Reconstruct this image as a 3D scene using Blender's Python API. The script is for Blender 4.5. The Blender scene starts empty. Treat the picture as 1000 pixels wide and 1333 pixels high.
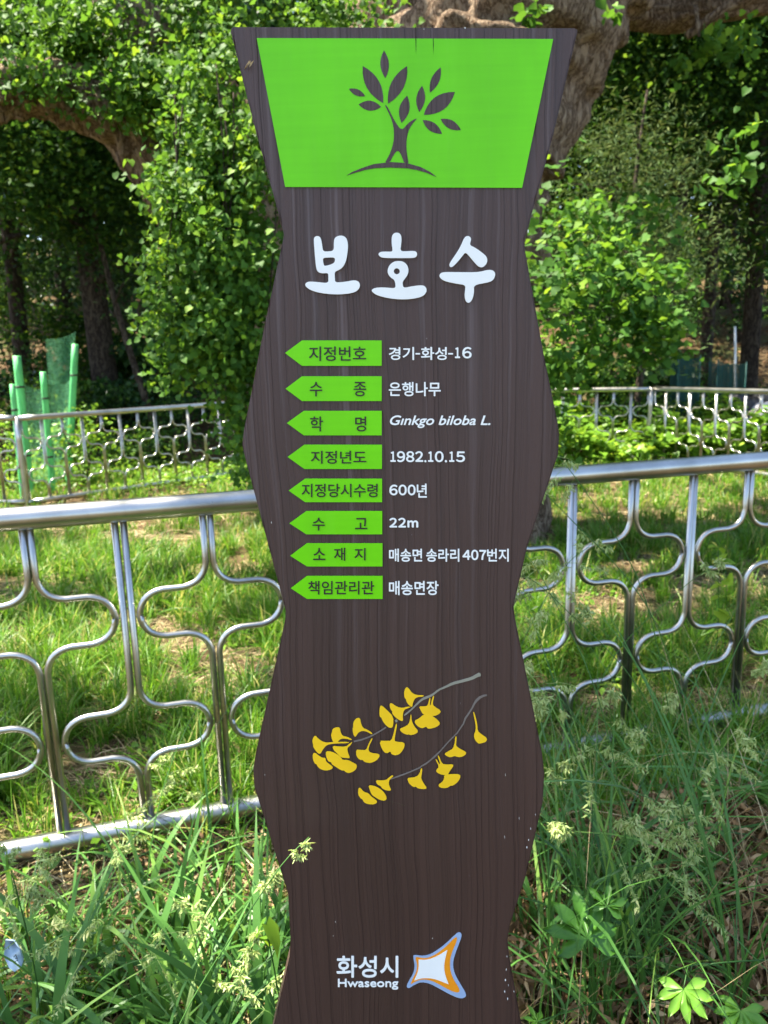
import bpy, math, random
import numpy as np
from mathutils import Vector

S = bpy.context.scene
COL = S.collection
RNG = np.random.default_rng(7)
random.seed(7)

# ---------------------------------------------------------------- camera, world, sun, exposure
CAM_H = 1.5
PITCH, ROLL, FPX = math.radians(11.5), math.radians(1.6), 1001.0
Fv = np.array([0, math.cos(PITCH), -math.sin(PITCH)])
R0 = np.array([1.0, 0, 0]); U0 = np.array([0, math.sin(PITCH), math.cos(PITCH)])
Rv = math.cos(ROLL) * R0 - math.sin(ROLL) * U0
Uv = math.cos(ROLL) * U0 + math.sin(ROLL) * R0
cd = bpy.data.cameras.new('camera'); cam = bpy.data.objects.new('camera', cd); COL.objects.link(cam)
from mathutils import Matrix
cam.matrix_world = Matrix(((Rv[0], Uv[0], -Fv[0], 0), (Rv[1], Uv[1], -Fv[1], 0), (Rv[2], Uv[2], -Fv[2], CAM_H), (0, 0, 0, 1)))
cd.sensor_fit = 'VERTICAL'; cd.sensor_height = 24.0; cd.lens = 24.0 * FPX / 1333.0
cd.clip_start = 0.05; cd.clip_end = 600
cd.dof.use_dof = True; cd.dof.focus_distance = 1.02; cd.dof.aperture_fstop = 5.6
S.camera = cam

SUN_EL, SUN_AZ = math.radians(66), math.radians(-80)      # azimuth from +Y towards +X
sdir = np.array([math.sin(SUN_AZ) * math.cos(SUN_EL), math.cos(SUN_AZ) * math.cos(SUN_EL), math.sin(SUN_EL)])
W = bpy.data.worlds.new('World'); S.world = W; W.use_nodes = True
nt = W.node_tree; nt.nodes.clear()
sky = nt.nodes.new('ShaderNodeTexSky'); sky.sky_type = 'NISHITA'; sky.sun_disc = False
sky.sun_elevation = SUN_EL; sky.sun_rotation = SUN_AZ; sky.air_density = 1.0; sky.dust_density = 1.5
bg = nt.nodes.new('ShaderNodeBackground'); bg.inputs[1].default_value = 0.10
wo = nt.nodes.new('ShaderNodeOutputWorld')
nt.links.new(sky.outputs[0], bg.inputs[0]); nt.links.new(bg.outputs[0], wo.inputs[0])
sl = bpy.data.lights.new('sun', 'SUN'); sl.energy = 5.0; sl.angle = math.radians(0.53); sl.color = (1.0, 0.93, 0.79)
so = bpy.data.objects.new('sun', sl); COL.objects.link(so)
so.rotation_euler = Vector(-sdir).to_track_quat('-Z', 'Y').to_euler()
S.view_settings.view_transform = 'Standard'; S.view_settings.look = 'None'
S.view_settings.gamma = 1.0; S.view_settings.use_curve_mapping = False
S.view_settings.exposure = 2.38

# ---------------------------------------------------------------- helpers
def ray(px, py):
    return Fv + Rv * ((px - 500) / FPX) - Uv * ((py - 666.5) / FPX)
def at(px, py, Y):
    d = ray(px, py); return np.array([0, 0, CAM_H]) + d * (Y / d[1])

def props(o, label=None, cat=None, group=None, kind=None):
    if label: o['label'] = label
    if cat: o['category'] = cat
    if group: o['group'] = group
    if kind: o['kind'] = kind
    return o
def empty(name, loc, label=None, cat=None, group=None, rz=0.0):
    o = bpy.data.objects.new(name, None); COL.objects.link(o)
    o.location = loc; o.rotation_euler = (0, 0, rz); o.empty_display_size = 0.05
    return props(o, label, cat, group)
def link(name, me, mat=None, parent=None):
    if mat is not None and not me.materials: me.materials.append(mat)
    o = bpy.data.objects.new(name, me); COL.objects.link(o)
    if parent is not None: o.parent = parent
    return o
def np_mesh(name, V, faces, rnd=None, smooth=False):
    """faces: list of int arrays (n,k)"""
    me = bpy.data.meshes.new(name)
    V = np.asarray(V, dtype=np.float32); me.vertices.add(len(V)); me.vertices.foreach_set('co', V.ravel())
    loops = np.concatenate([f.ravel() for f in faces]).astype(np.int32)
    tot = np.concatenate([np.full(len(f), f.shape[1]) for f in faces]).astype(np.int32)
    start = np.concatenate([[0], np.cumsum(tot)[:-1]]).astype(np.int32)
    me.loops.add(len(loops)); me.loops.foreach_set('vertex_index', loops)
    me.polygons.add(len(tot)); me.polygons.foreach_set('loop_start', start); me.polygons.foreach_set('loop_total', tot)
    if smooth: me.polygons.foreach_set('use_smooth', np.ones(len(tot), dtype=bool))
    if rnd is not None:
        a = me.attributes.new('rnd', 'FLOAT', 'POINT'); a.data.foreach_set('value', np.asarray(rnd, dtype=np.float32))
    me.update(calc_edges=True); me.validate()
    return me

_grids = {}
def vnoise(x, y, scale, seed=0):
    g = _grids.setdefault(seed, np.random.default_rng(seed + 100).random((256, 256)))
    x = np.asarray(x) * scale + 57.3; y = np.asarray(y) * scale + 91.7
    xi = np.floor(x).astype(int); yi = np.floor(y).astype(int); fx = x - xi; fy = y - yi
    fx = fx * fx * (3 - 2 * fx); fy = fy * fy * (3 - 2 * fy)
    G = lambda a, b: g[a % 256, b % 256]
    return (G(xi, yi) * (1 - fx) + G(xi + 1, yi) * fx) * (1 - fy) + (G(xi, yi + 1) * (1 - fx) + G(xi + 1, yi + 1) * fx) * fy

def sst(t):
    t = np.clip(t, 0, 1); return t * t * (3 - 2 * t)
def gz(x, y):
    x = np.asarray(x, dtype=float); y = np.asarray(y, dtype=float)
    z = -0.2 * sst((y - 3.0) / 5.0)
    d = np.maximum(0, y - 13.0)
    z = z + 0.24 * d * sst(d / 6.0) * np.where(y > 90, 0, 1)
    near = 1 - sst((np.hypot(x, y) - 30) / 20)
    z = z + near * (0.05 * (vnoise(x, y, 0.9, 3) - 0.5) + 0.03 * (vnoise(x, y, 3.1, 4) - 0.5))
    z = z + 0.22 * np.exp(-((x - 1.15) ** 2 / 0.45 + (y - 1.60) ** 2 / 0.16))
    return z

# ---------------------------------------------------------------- materials
def mat(name):
    m = bpy.data.materials.new(name); m.use_nodes = True
    n = m.node_tree.nodes; b = n['Principled BSDF']; return m, m.node_tree, b
def ramp(t, stops):
    r = t.nodes.new('ShaderNodeValToRGB'); e = r.color_ramp.elements
    while len(e) < len(stops): e.new(0.5)
    for el, (p, c) in zip(e, stops): el.position = p; el.color = (c[0], c[1], c[2], 1)
    return r
def noise(t, scale, detail=4, vec=None, rough=0.55, dist=0.0):
    n = t.nodes.new('ShaderNodeTexNoise'); n.inputs['Scale'].default_value = scale; n.inputs['Detail'].default_value = detail
    n.inputs['Roughness'].default_value = rough; n.inputs['Distortion'].default_value = dist
    if vec is not None: t.links.new(vec, n.inputs['Vector'])
    return n
def coords(t, scale=(1, 1, 1), kind='Object'):
    c = t.nodes.new('ShaderNodeTexCoord'); mp = t.nodes.new('ShaderNodeMapping'); mp.inputs['Scale'].default_value = scale
    t.links.new(c.outputs[kind], mp.inputs['Vector']); return mp.outputs[0]
def bump(t, b, h, strength, dist=0.01):
    bp = t.nodes.new('ShaderNodeBump'); bp.inputs['Strength'].default_value = strength; bp.inputs['Distance'].default_value = dist
    t.links.new(h, bp.inputs['Height']); t.links.new(bp.outputs[0], b.inputs['Normal']); return bp
def mixc(t, fac, a, b, mode='MIX'):
    m = t.nodes.new('ShaderNodeMix'); m.data_type = 'RGBA'; m.blend_type = mode
    for s, v in ((m.inputs['Factor'], fac), (m.inputs[6], a), (m.inputs[7], b)):
        if hasattr(v, 'is_linked'): t.links.new(v, s)
        elif isinstance(v, (int, float)): s.default_value = v
        else: s.default_value = (*v, 1)
    return m.outputs[2]
def math_(t, op, a, b=None, clamp=False):
    m = t.nodes.new('ShaderNodeMath'); m.operation = op; m.use_clamp = clamp
    for i, v in ((0, a), (1, b)):
        if v is None: continue
        if hasattr(v, 'is_linked'): t.links.new(v, m.inputs[i])
        else: m.inputs[i].default_value = v
    return m.outputs[0]

def leaf_mat(name, c0, c1, c2=None, trans=0.42, rough=0.42, spec=0.45):
    m, t, b = mat(name)
    a = t.nodes.new('ShaderNodeAttribute'); a.attribute_name = 'rnd'
    stops = [(0.0, c0), (0.8, c1)] + ([(1.0, c2)] if c2 else [])
    r = ramp(t, stops); t.links.new(a.outputs['Fac'], r.inputs[0])
    b.inputs['Roughness'].default_value = rough; b.inputs['Specular IOR Level'].default_value = spec
    t.links.new(r.outputs[0], b.inputs['Base Color'])
    tr = t.nodes.new('ShaderNodeBsdfTranslucent')
    g = t.nodes.new('ShaderNodeGamma'); g.inputs[1].default_value = 0.85
    t.links.new(r.outputs[0], g.inputs[0])
    tint = mixc(t, 0.55, g.outputs[0], (1.25, 1.15, 0.35), 'MULTIPLY'); t.links.new(tint, tr.inputs[0])
    mx = t.nodes.new('ShaderNodeMixShader'); mx.inputs[0].default_value = trans
    t.links.new(b.outputs[0], mx.inputs[1]); t.links.new(tr.outputs[0], mx.inputs[2])
    t.links.new(mx.outputs[0], t.nodes['Material Output'].inputs[0])
    return m

M = {}
M['ivy'] = leaf_mat('ivy_leaf', (.035, .095, .010), (.075, .18, .018), (.18, .30, .02), rough=.6, spec=.2)
M['ginkgo'] = leaf_mat('ginkgo_leaf_green', (.03, .092, .010), (.065, .165, .016), (.17, .30, .02), rough=.6, spec=.2)
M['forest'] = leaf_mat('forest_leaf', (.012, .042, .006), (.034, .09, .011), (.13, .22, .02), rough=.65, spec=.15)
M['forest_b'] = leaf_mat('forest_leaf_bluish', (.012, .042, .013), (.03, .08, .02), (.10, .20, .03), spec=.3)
M['conifer'] = leaf_mat('conifer_leaf', (.035, .07, .022), (.075, .115, .04), (.12, .15, .05), trans=.2, rough=.8, spec=.1)
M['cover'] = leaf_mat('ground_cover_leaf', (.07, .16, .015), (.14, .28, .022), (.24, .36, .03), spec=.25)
M['grass'] = leaf_mat('grass_blade', (.04, .115, .008), (.12, .27, .018), (.40, .36, .12), trans=.45, spec=.3)
M['grass_b'] = leaf_mat('coarse_grass_blade', (.035, .105, .018), (.09, .22, .04), (.20, .34, .06), trans=.3, rough=.42, spec=.35)
M['straw'] = leaf_mat('dry_straw', (.20, .14, .07), (.42, .32, .17), (.55, .46, .28), trans=.2, rough=.7, spec=.2)
M['dry'] = leaf_mat('dry_leaf', (.08, .045, .02), (.38, .24, .115), (.56, .42, .24), trans=.25, rough=.65, spec=.25)
M['litter'] = leaf_mat('leaf_litter', (.04, .022, .012), (.15, .078, .04), (.24, .14, .08), trans=.1, rough=.8, spec=.1)
M['seed'] = leaf_mat('grass_seed', (.24, .34, .09), (.42, .52, .19), (.52, .52, .24), trans=.3, rough=.6)
M['hop'] = leaf_mat('hop_leaf', (.055, .17, .02), (.11, .28, .028), (.16, .34, .03), trans=.4)

def bark(name, c0, c1, sc=1.0, fissure=1.0):
    m, t, b = mat(name)
    v = coords(t, (9 * sc, 9 * sc, 3.2 * sc))
    n0 = noise(t, 1.6, 7, v, .62, .25); n2 = noise(t, 9, 6, v, .65)
    rd = math_(t, 'ABSOLUTE', math_(t, 'SUBTRACT', n0.outputs[0], .5))
    class _N: pass
    n1 = _N(); n1.outputs = [math_(t, 'ADD', math_(t, 'MULTIPLY', math_(t, 'POWER', math_(t, 'MULTIPLY', rd, 4.5, True), .6), .62), math_(t, 'MULTIPLY', n2.outputs[0], .38))]
    r = ramp(t, [(.13, tuple(x * .28 for x in c0)), (.30, c0), (.60, c1)]); t.links.new(n1.outputs[0], r.inputs[0])
    c = mixc(t, .5, r.outputs[0], n2.outputs[0], 'OVERLAY'); t.links.new(c, b.inputs['Base Color'])
    b.inputs['Roughness'].default_value = .9; b.inputs['Specular IOR Level'].default_value = .15
    h = math_(t, 'ADD', n1.outputs[0], math_(t, 'MULTIPLY', n2.outputs[0], .35))
    bump(t, b, h, 1.0 * fissure, .11)
    return m
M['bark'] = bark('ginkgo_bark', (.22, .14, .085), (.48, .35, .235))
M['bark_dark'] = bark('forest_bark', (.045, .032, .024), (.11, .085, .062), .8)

def metal():
    m, t, b = mat('brushed_stainless_steel')
    b.inputs['Metallic'].default_value = 1; 
    v = coords(t, (300, 300, 300)); n = noise(t, 1, 3, v)
    v2 = coords(t, (6, 6, 6)); n2 = noise(t, 1, 5, v2)
    r = ramp(t, [(.3, (.34, .33, .30)), (.7, (.52, .50, .46))]); t.links.new(n2.outputs[0], r.inputs[0]); t.links.new(r.outputs[0], b.inputs['Base Color'])
    rr = t.nodes.new('ShaderNodeMapRange'); rr.inputs[3].default_value = .22; rr.inputs[4].default_value = .40
    t.links.new(n.outputs[0], rr.inputs[0]); t.links.new(rr.outputs[0], b.inputs['Roughness'])
    bump(t, b, n.outputs[0], .08, .001)
    return m
M['steel'] = metal()

def board_mat():
    m, t, b = mat('dark_stained_wood')
    c = t.nodes.new('ShaderNodeTexCoord')
    def mp(s):
        q = t.nodes.new('ShaderNodeMapping'); q.inputs['Scale'].default_value = s; t.links.new(c.outputs['Object'], q.inputs['Vector']); return q.outputs[0]
    wob = noise(t, 1, 3, mp((5, 5, 2.2)), .5)
    wx = math_(t, 'MULTIPLY', math_(t, 'SUBTRACT', wob.outputs[0], .5), .035)
    cx = t.nodes.new('ShaderNodeCombineXYZ'); t.links.new(wx, cx.inputs[0])
    va = t.nodes.new('ShaderNodeVectorMath'); va.operation = 'ADD'; t.links.new(c.outputs['Object'], va.inputs[0]); t.links.new(cx.outputs[0], va.inputs[1])
    def mpw(s):
        q = t.nodes.new('ShaderNodeMapping'); q.inputs['Scale'].default_value = s; t.links.new(va.outputs[0], q.inputs['Vector']); return q.outputs[0]
    rings = noise(t, 1, 2, mpw((46, 6, .55)), .5, .2)
    fine = noise(t, 1, 5, mpw((260, 30, 7)), .65)
    tex = noise(t, 1, 3, mp((520, 520, 420)), .7)
    lines = noise(t, 1, 2, mpw((72, 10, .38)), .55)
    ln = ramp(t, [(.40, (0, 0, 0)), (.47, (1, 1, 1)), (.53, (1, 1, 1)), (.60, (0, 0, 0))]); t.links.new(lines.outputs[0], ln.inputs[0])
    blot = noise(t, 1, 4, mp((5, 5, 2.5)), .6)
    r = ramp(t, [(.28, (.028, .0115, .0075)), (.5, (.044, .019, .0125)), (.74, (.062, .030, .021))])
    t.links.new(math_(t, 'ADD', math_(t, 'MULTIPLY', rings.outputs[0], .7), math_(t, 'MULTIPLY', fine.outputs[0], .3)), r.inputs[0])
    col = mixc(t, math_(t, 'MULTIPLY', blot.outputs[0], .45), r.outputs[0], (.055, .030, .025))
    col = mixc(t, math_(t, 'MULTIPLY', math_(t, 'MULTIPLY', ln.outputs[0], blot.outputs[0]), .42), col, (.012, .006, .005))
    col = mixc(t, math_(t, 'MULTIPLY', tex.outputs[0], .35), col, (.075, .05, .043))
    broad = noise(t, 1, 3, mpw((13, 5, .5)), .55); bf = ramp(t, [(.38, (0, 0, 0)), (.62, (1, 1, 1))]); t.links.new(broad.outputs[0], bf.inputs[0])
    col = mixc(t, math_(t, 'MULTIPLY', bf.outputs[0], .45), col, (.070, .036, .028))
    # chalky weather streaks, stronger higher up; the overall greying upward is painted sky sheen
    st = noise(t, 1, 3, mpw((85, 10, 1.1)), .6); sz = t.nodes.new('ShaderNodeSeparateXYZ'); t.links.new(c.outputs['Object'], sz.inputs[0])
    up = t.nodes.new('ShaderNodeMapRange'); up.inputs[1].default_value = .75; up.inputs[2].default_value = 1.75; t.links.new(sz.outputs[2], up.inputs[0])
    sr = ramp(t, [(.55, (0, 0, 0)), (.72, (1, 1, 1))]); t.links.new(st.outputs[0], sr.inputs[0])
    f = math_(t, 'MULTIPLY', math_(t, 'MULTIPLY', sr.outputs[0], up.outputs[0]), .30, True)
    f2 = math_(t, 'ADD', f, math_(t, 'MULTIPLY', up.outputs[0], .09), True)
    col = mixc(t, f2, col, (.24, .20, .205))
    sp = noise(t, 1, 2, mp((160, 160, 120)), .5); spr = ramp(t, [(.765, (0, 0, 0)), (.79, (1, 1, 1))]); t.links.new(sp.outputs[0], spr.inputs[0])
    col = mixc(t, math_(t, 'MULTIPLY', spr.outputs[0], .35), col, (.35, .33, .33))
    t.links.new(col, b.inputs['Base Color'])
    b.inputs['Roughness'].default_value = .50; b.inputs['Specular IOR Level'].default_value = .35
    h = math_(t, 'ADD', math_(t, 'MULTIPLY', rings.outputs[0], 1.0), math_(t, 'ADD', math_(t, 'MULTIPLY', fine.outputs[0], .28), math_(t, 'ADD', math_(t, 'MULTIPLY', tex.outputs[0], .16), math_(t, 'MULTIPLY', ln.outputs[0], -.35))))
    bump(t, b, h, .75, .006)
    return m
M['board'] = board_mat()

def paint(name, col, rough=.5, var=.12, streak=0.0):
    m, t, b = mat(name)
    n = noise(t, 1, 4, coords(t, (14, 14, 4)), .6)
    n2 = noise(t, 1, 3, coords(t, (60, 60, 1.2)), .6)
    lo = tuple(c * (1 - var) for c in col); hi = tuple(min(1, c * (1 + var)) for c in col)
    r = ramp(t, [(.3, lo), (.7, hi)]); t.links.new(n.outputs[0], r.inputs[0]); out = r.outputs[0]
    if streak:
        s = ramp(t, [(.54, (0, 0, 0)), (.7, (1, 1, 1))]); t.links.new(n2.outputs[0], s.inputs[0])
        out = mixc(t, math_(t, 'MULTIPLY', s.outputs[0], streak), out, (.25, .60, .10))
    n3 = noise(t, 1, 3, coords(t, (5, 5, 130)), .6); out = mixc(t, .12, out, n3.outputs[0], 'OVERLAY')
    t.links.new(out, b.inputs['Base Color']); b.inputs['Roughness'].default_value = rough; b.inputs['Specular IOR Level'].default_value = .3
    bump(t, b, n2.outputs[0], .15, .002)
    return m
M['green'] = paint('leaf_green_paint', (.135, .60, .0), .45, .08, .05)
M['green_s'] = paint('bright_green_paint', (.155, .64, .0), .45, .06, .03)
M['white'] = paint('white_paint', (.85, .86, .82), .45, .03)
M['yellow'] = paint('yellow_paint', (.90, .56, .012), .5, .05)
M['twig'] = paint('painted_twig_grey', (.27, .26, .20), .6, .15)
M['twig_b'] = paint('painted_twig_brown', (.17, .145, .125), .6, .15)
M['orange'] = paint('orange_paint', (.85, .30, .01), .5, .05)
M['pblue'] = paint('pale_blue_paint', (.30, .42, .62), .5, .05)
M['dark'] = paint('dark_letter_paint', (.03, .025, .02), .5, .1)
M['crack'] = paint('crack_dark', (.012, .008, .006), .9, .1)
M['postgreen'] = paint('green_plastic_sleeve', (.12, .50, .16), .5, .25)
M['net'] = paint('green_net_cord', (.16, .50, .26), .6, .1)
M['teal'] = paint('dark_teal_plastic', (.008, .055, .046), .5, .3)
M['black'] = paint('black_plastic_sheet', (.012, .012, .014), .35, .3)
M['greycloth'] = paint('weathered_grey_cloth', (.34, .33, .35), .8, .25)
M['bluebag'] = paint('pale_blue_bag', (.42, .55, .68), .4, .2)
M['polewhite'] = paint('pale_pole_paint', (.55, .57, .60), .4, .1)

def ground_mat():
    m, t, b = mat('soil_and_litter')
    v = coords(t, (1, 1, 1), 'Object')
    a = noise(t, 1.3, 6, v, .65); f = noise(t, 26, 8, v, .7, 1.2); g = noise(t, .5, 4, v, .6)
    r = ramp(t, [(.30, (.025, .015, .009)), (.5, (.075, .05, .025)), (.68, (.18, .13, .06))])
    t.links.new(math_(t, 'ADD', math_(t, 'MULTIPLY', a.outputs[0], .4), math_(t, 'MULTIPLY', f.outputs[0], .6)), r.inputs[0])
    gr = ramp(t, [(.35, (.05, .075, .02)), (.65, (.09, .13, .035))]); t.links.new(f.outputs[0], gr.inputs[0])
    gm = ramp(t, [(.48, (0, 0, 0)), (.6, (1, 1, 1))]); t.links.new(g.outputs[0], gm.inputs[0])
    c = mixc(t, math_(t, 'MULTIPLY', gm.outputs[0], .5), r.outputs[0], gr.outputs[0])
    t.links.new(c, b.inputs['Base Color']); b.inputs['Roughness'].default_value = .95; b.inputs['Specular IOR Level'].default_value = .1
    bump(t, b, f.outputs[0], 1.0, .03)
    return m
M['ground'] = ground_mat()

# ---------------------------------------------------------------- generators
T_OVATE = (np.array([[0, 0, 0], [-.3, .38, .07], [.3, .38, .07], [0, 1, -.10], [0, .42, 0]]), np.array([[0, 4, 1], [0, 2, 4], [1, 4, 3], [4, 2, 3]]))
T_BROAD = (np.array([[0, .08, 0], [-.34, -.04, .04], [-.5, .32, .09], [-.26, .72, .03], [0, 1, -.14], [.26, .72, .03], [.5, .32, .09], [.34, -.04, .04], [0, .38, 0]]),
           np.array([[8, 0, 1], [8, 1, 2], [8, 2, 3], [8, 3, 4], [8, 4, 5], [8, 5, 6], [8, 6, 7], [8, 7, 0]]))
T_FAN = (np.array([[0, 0, 0], [-.55, .62, .05], [-.3, .92, -.03], [0, .82, .03], [.3, .92, -.03], [.55, .62, .05]]), np.array([[0, 2, 1], [0, 3, 2], [0, 4, 3], [0, 5, 4]]))
T_KITE = (np.array([[0, 0, 0], [-.32, .45, .08], [0, 1, -.06], [.32, .45, .08]]), np.array([[0, 2, 1], [0, 3, 2]]))
T_NEEDLE = (np.array([[0, 0, 0], [-.10, .4, .02], [0, 1, -.1], [.10, .4, .02]]), np.array([[0, 2, 1], [0, 3, 2]]))
T_DRY = (np.array([[0, 0, 0], [-.16, .35, .12], [.16, .35, .12], [0, 1, .15], [0, .45, 0]]), np.array([[0, 4, 1], [0, 2, 4], [1, 4, 3], [4, 2, 3]]))

def norm(a): return a / np.maximum(1e-9, np.linalg.norm(a, axis=-1, keepdims=True))
def leaf_geo(P, tmpl, size, up=0.8, droop=0.5, normal=None, rng=RNG, rvals=None):
    n = len(P); tv, tf = tmpl
    nrm = rng.normal(size=(n, 3)) * .7 + np.array([0, 0, up])
    if normal is not None: nrm = nrm + normal
    nrm = norm(nrm)
    tip = rng.normal(size=(n, 3)) * .8 + np.array([0, 0, -droop]); tip = norm(tip - nrm * (tip * nrm).sum(1, keepdims=True))
    sid = np.cross(tip, nrm)
    s = (size * (0.65 + 0.7 * rng.random(n)))[:, None, None] if np.isscalar(size) else size[:, None, None]
    V = P[:, None, :] + s * (tv[None, :, 0:1] * sid[:, None, :] + tv[None, :, 1:2] * tip[:, None, :] + tv[None, :, 2:3] * nrm[:, None, :])
    F = tf[None] + (np.arange(n) * len(tv))[:, None, None]
    rv = rng.random(n) if rvals is None else rvals
    return V.reshape(-1, 3), F.reshape(-1, tf.shape[1]), np.repeat(rv, len(tv))
def leaves(name, P, tmpl, size, m, parent=None, **k):
    V, F, r = leaf_geo(P, tmpl, size, **k)
    if parent is not None: V = V - np.array(parent.location)
    return link(name, np_mesh(name, V, [F], r), m, parent)

def clumps(blobs, rng=RNG, spread=.14):
    """blobs: (centre, radii, n_clumps, leaves_per_clump) -> leaf points"""
    out = []
    for c, rad, nc, k in blobs:
        u = norm(rng.normal(size=(nc, 3))) * (rng.random((nc, 1)) ** .45)
        cc = np.array(c) + u * np.array(rad)
        p = np.repeat(cc, k, 0) + rng.normal(size=(nc * k, 3)) * spread * np.array([1, 1, .7])
        out.append(p)
    P = np.concatenate(out); q = vnoise(P[:, 0] * 1.0 + P[:, 1] * .7, P[:, 2] - P[:, 1] * .4, 2.3, 55)
    return P[(q > .30) | (rng.random(len(P)) < .25)]

def tube_geo(pts, rad, seg=10, jitter=0.0, cap=True, seed=0):
    P = np.asarray(pts, dtype=float); n = len(P); rad = np.broadcast_to(np.asarray(rad, dtype=float), (n,))
    T = norm(np.gradient(P, axis=0)); ref = np.array([0, 0, 1.0]) if abs(T[0, 2]) < .9 else np.array([1.0, 0, 0])
    A = norm(np.cross(T[0], ref)); V = []
    rg = np.random.default_rng(seed); ph = np.linspace(0, 2 * np.pi, seg, endpoint=False)
    for i in range(n):
        A = norm(A - T[i] * (A @ T[i])); B = np.cross(T[i], A)
        rr = rad[i]
        if jitter:
            rr = rr * (1 + jitter * (vnoise(np.cos(ph) * 2.2 + seed * 3.7 + 9, np.sin(ph) * 2.2 + i * .33, 1.3, 11) - .5) * 2 + jitter * .55 * (vnoise(np.cos(ph) * 9 + seed, np.sin(ph) * 9 + i * .22, 1.1, 12) - .5) * 2)
        V.append(P[i] + (np.cos(ph) * rr)[:, None] * A + (np.sin(ph) * rr)[:, None] * B)
    V = np.concatenate(V); i = np.arange(n - 1)[:, None] * seg; j = np.arange(seg)[None]
    q = np.stack([i + j, i + (j + 1) % seg, i + seg + (j + 1) % seg, i + seg + j], -1).reshape(-1, 4)
    F = [q]
    if cap: F += [np.arange(seg)[::-1][None], (np.arange(seg) + (n - 1) * seg)[None]]
    return V, F
def spline(pts, n=24):
    P = np.asarray(pts, dtype=float); k = len(P); t = np.linspace(0, k - 1, n); i = np.minimum(t.astype(int), k - 2); f = (t - i)[:, None]
    g = lambda a: P[np.clip(a, 0, k - 1)]
    p0, p1, p2, p3 = g(i - 1), g(i), g(i + 1), g(i + 2)
    return .5 * (2 * p1 + (p2 - p0) * f + (2 * p0 - 5 * p1 + 4 * p2 - p3) * f ** 2 + (3 * p1 - p0 - 3 * p2 + p3) * f ** 3)
def merge(parts):
    Vs, Fs, o = [], {}, 0
    for V, F in parts:
        Vs.append(V)
        for f in (F if isinstance(F, list) else [F]): Fs.setdefault(f.shape[1], []).append(f + o)
        o += len(V)
    return np.concatenate(Vs), [np.concatenate(v) for v in Fs.values()]
def tube_obj(name, pts, rad, m, parent=None, seg=10, jitter=0.0, seed=0, smooth=True):
    V, F = tube_geo(pts, rad, seg, jitter, seed=seed)
    if parent is not None: V = V - np.array(parent.location)
    return link(name, np_mesh(name, V, F, smooth=smooth), m, parent)

def blades(B, h, w, ang, lean, droop, k=4, rng=RNG, rvals=None, curl=None):
    """grass blades: arrays of length n"""
    n = len(B); t = np.linspace(0, 1, k + 1)[None, :]
    d = np.stack([np.cos(ang), np.sin(ang), np.zeros(n)], 1)
    hor = h[:, None] * (lean[:, None] * t ** 1.7 + droop[:, None] * .5 * t ** 3)
    ver = h[:, None] * (t * np.sqrt(np.maximum(.05, 1 - (lean[:, None] * .8) ** 2)) - droop[:, None] * t ** 2.6)
    C = B[:, None, :] + d[:, None, :] * hor[..., None] + np.array([0, 0, 1.0]) * ver[..., None]
    tw = ang + np.pi / 2 + rng.normal(size=n) * .5
    s = np.stack([np.cos(tw), np.sin(tw), rng.normal(size=n) * .25], 1)
    wd = w[:, None] * (np.minimum(1, .55 + 1.5 * t) * (1 - t ** 2.2) + .03)
    L = C - s[:, None, :] * wd[..., None] * .5; R = C + s[:, None, :] * wd[..., None] * .5
    V = np.stack([L, R], 2).reshape(n, 2 * (k + 1), 3)
    a = np.arange(k) * 2; f = np.stack([a, a + 1, a + 3, a + 2], 1)
    F = f[None] + (np.arange(n) * 2 * (k + 1))[:, None, None]
    rv = rng.random(n) if rvals is None else rvals
    return V.reshape(-1, 3), F.reshape(-1, 4), np.repeat(rv, 2 * (k + 1))

# ---------------------------------------------------------------- ground
def make_ground():
    def axis(lo, hi, fine_lo, fine_hi, step):
        a = np.arange(fine_lo, fine_hi, step); l = fine_lo - np.geomspace(.3, fine_lo - lo, 26)[::-1]; r = fine_hi + np.geomspace(.3, hi - fine_hi, 26)
        return np.concatenate([l, a, r])
    X = axis(-220, 220, -6, 6, .08); Y = axis(-220, 260, 0.6, 14, .08)
    gx, gy = np.meshgrid(X, Y, indexing='ij'); yy = np.minimum(gy, 60)
    V = np.stack([gx, gy, gz(gx, yy)], -1).reshape(-1, 3); nx, ny = gx.shape
    i = np.arange(nx - 1)[:, None] * ny + np.arange(ny - 1)[None]
    F = np.stack([i, i + ny, i + ny + 1, i + 1], -1).reshape(-1, 4)
    props(link('ground', np_mesh('ground', V, [F], smooth=True), M['ground']), kind='structure')
make_ground()

# ---------------------------------------------------------------- steel fences
def fillet(pts, r, k=6):
    P = [np.array(p, dtype=float) for p in pts]; out = [P[0]]
    for a, b, c in zip(P, P[1:], P[2:]):
        u = norm(a - b); v = norm(c - b); rr = min(r, .5 * np.linalg.norm(a - b), .5 * np.linalg.norm(c - b)) if True else r
        p, q = b + u * rr, b + v * rr
        for j in range(k + 1):
            f = j / k; out.append((1 - f) ** 2 * p + 2 * f * (1 - f) * (.22 * b + .78 * (b * .75 + (p + q) * .125)) + f * f * q)
    out.append(P[-1]); return np.array(out)
CW, TR, ZT, ZB = .2465, .0100, 1.03, 0.0        # cell width, tube radius, heights above the bottom rail
def tube_mesh(kind, mirror):
    w, d, e = CW, .0108, .0325
    z1, z2, z3, z4 = .768, .621, .394, .247
    if kind == 0: p = [(d, ZT - .03), (d, z1), (w - e, z1), (w - e, z2), (d, z2), (d, 0.0)]
    else: p = [(w - d, ZT - .03), (w - d, z3), (e, z3), (e, z4), (w - d, z4), (w - d, 0.0)]
    q = fillet(p, .073, 7)
    pts = np.stack([q[:, 0] * (-1 if mirror else 1), 0 * q[:, 0], q[:, 1]], 1)
    V, F = tube_geo(pts, TR, 8); return np_mesh('bent_tube', V, F, smooth=True)
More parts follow.
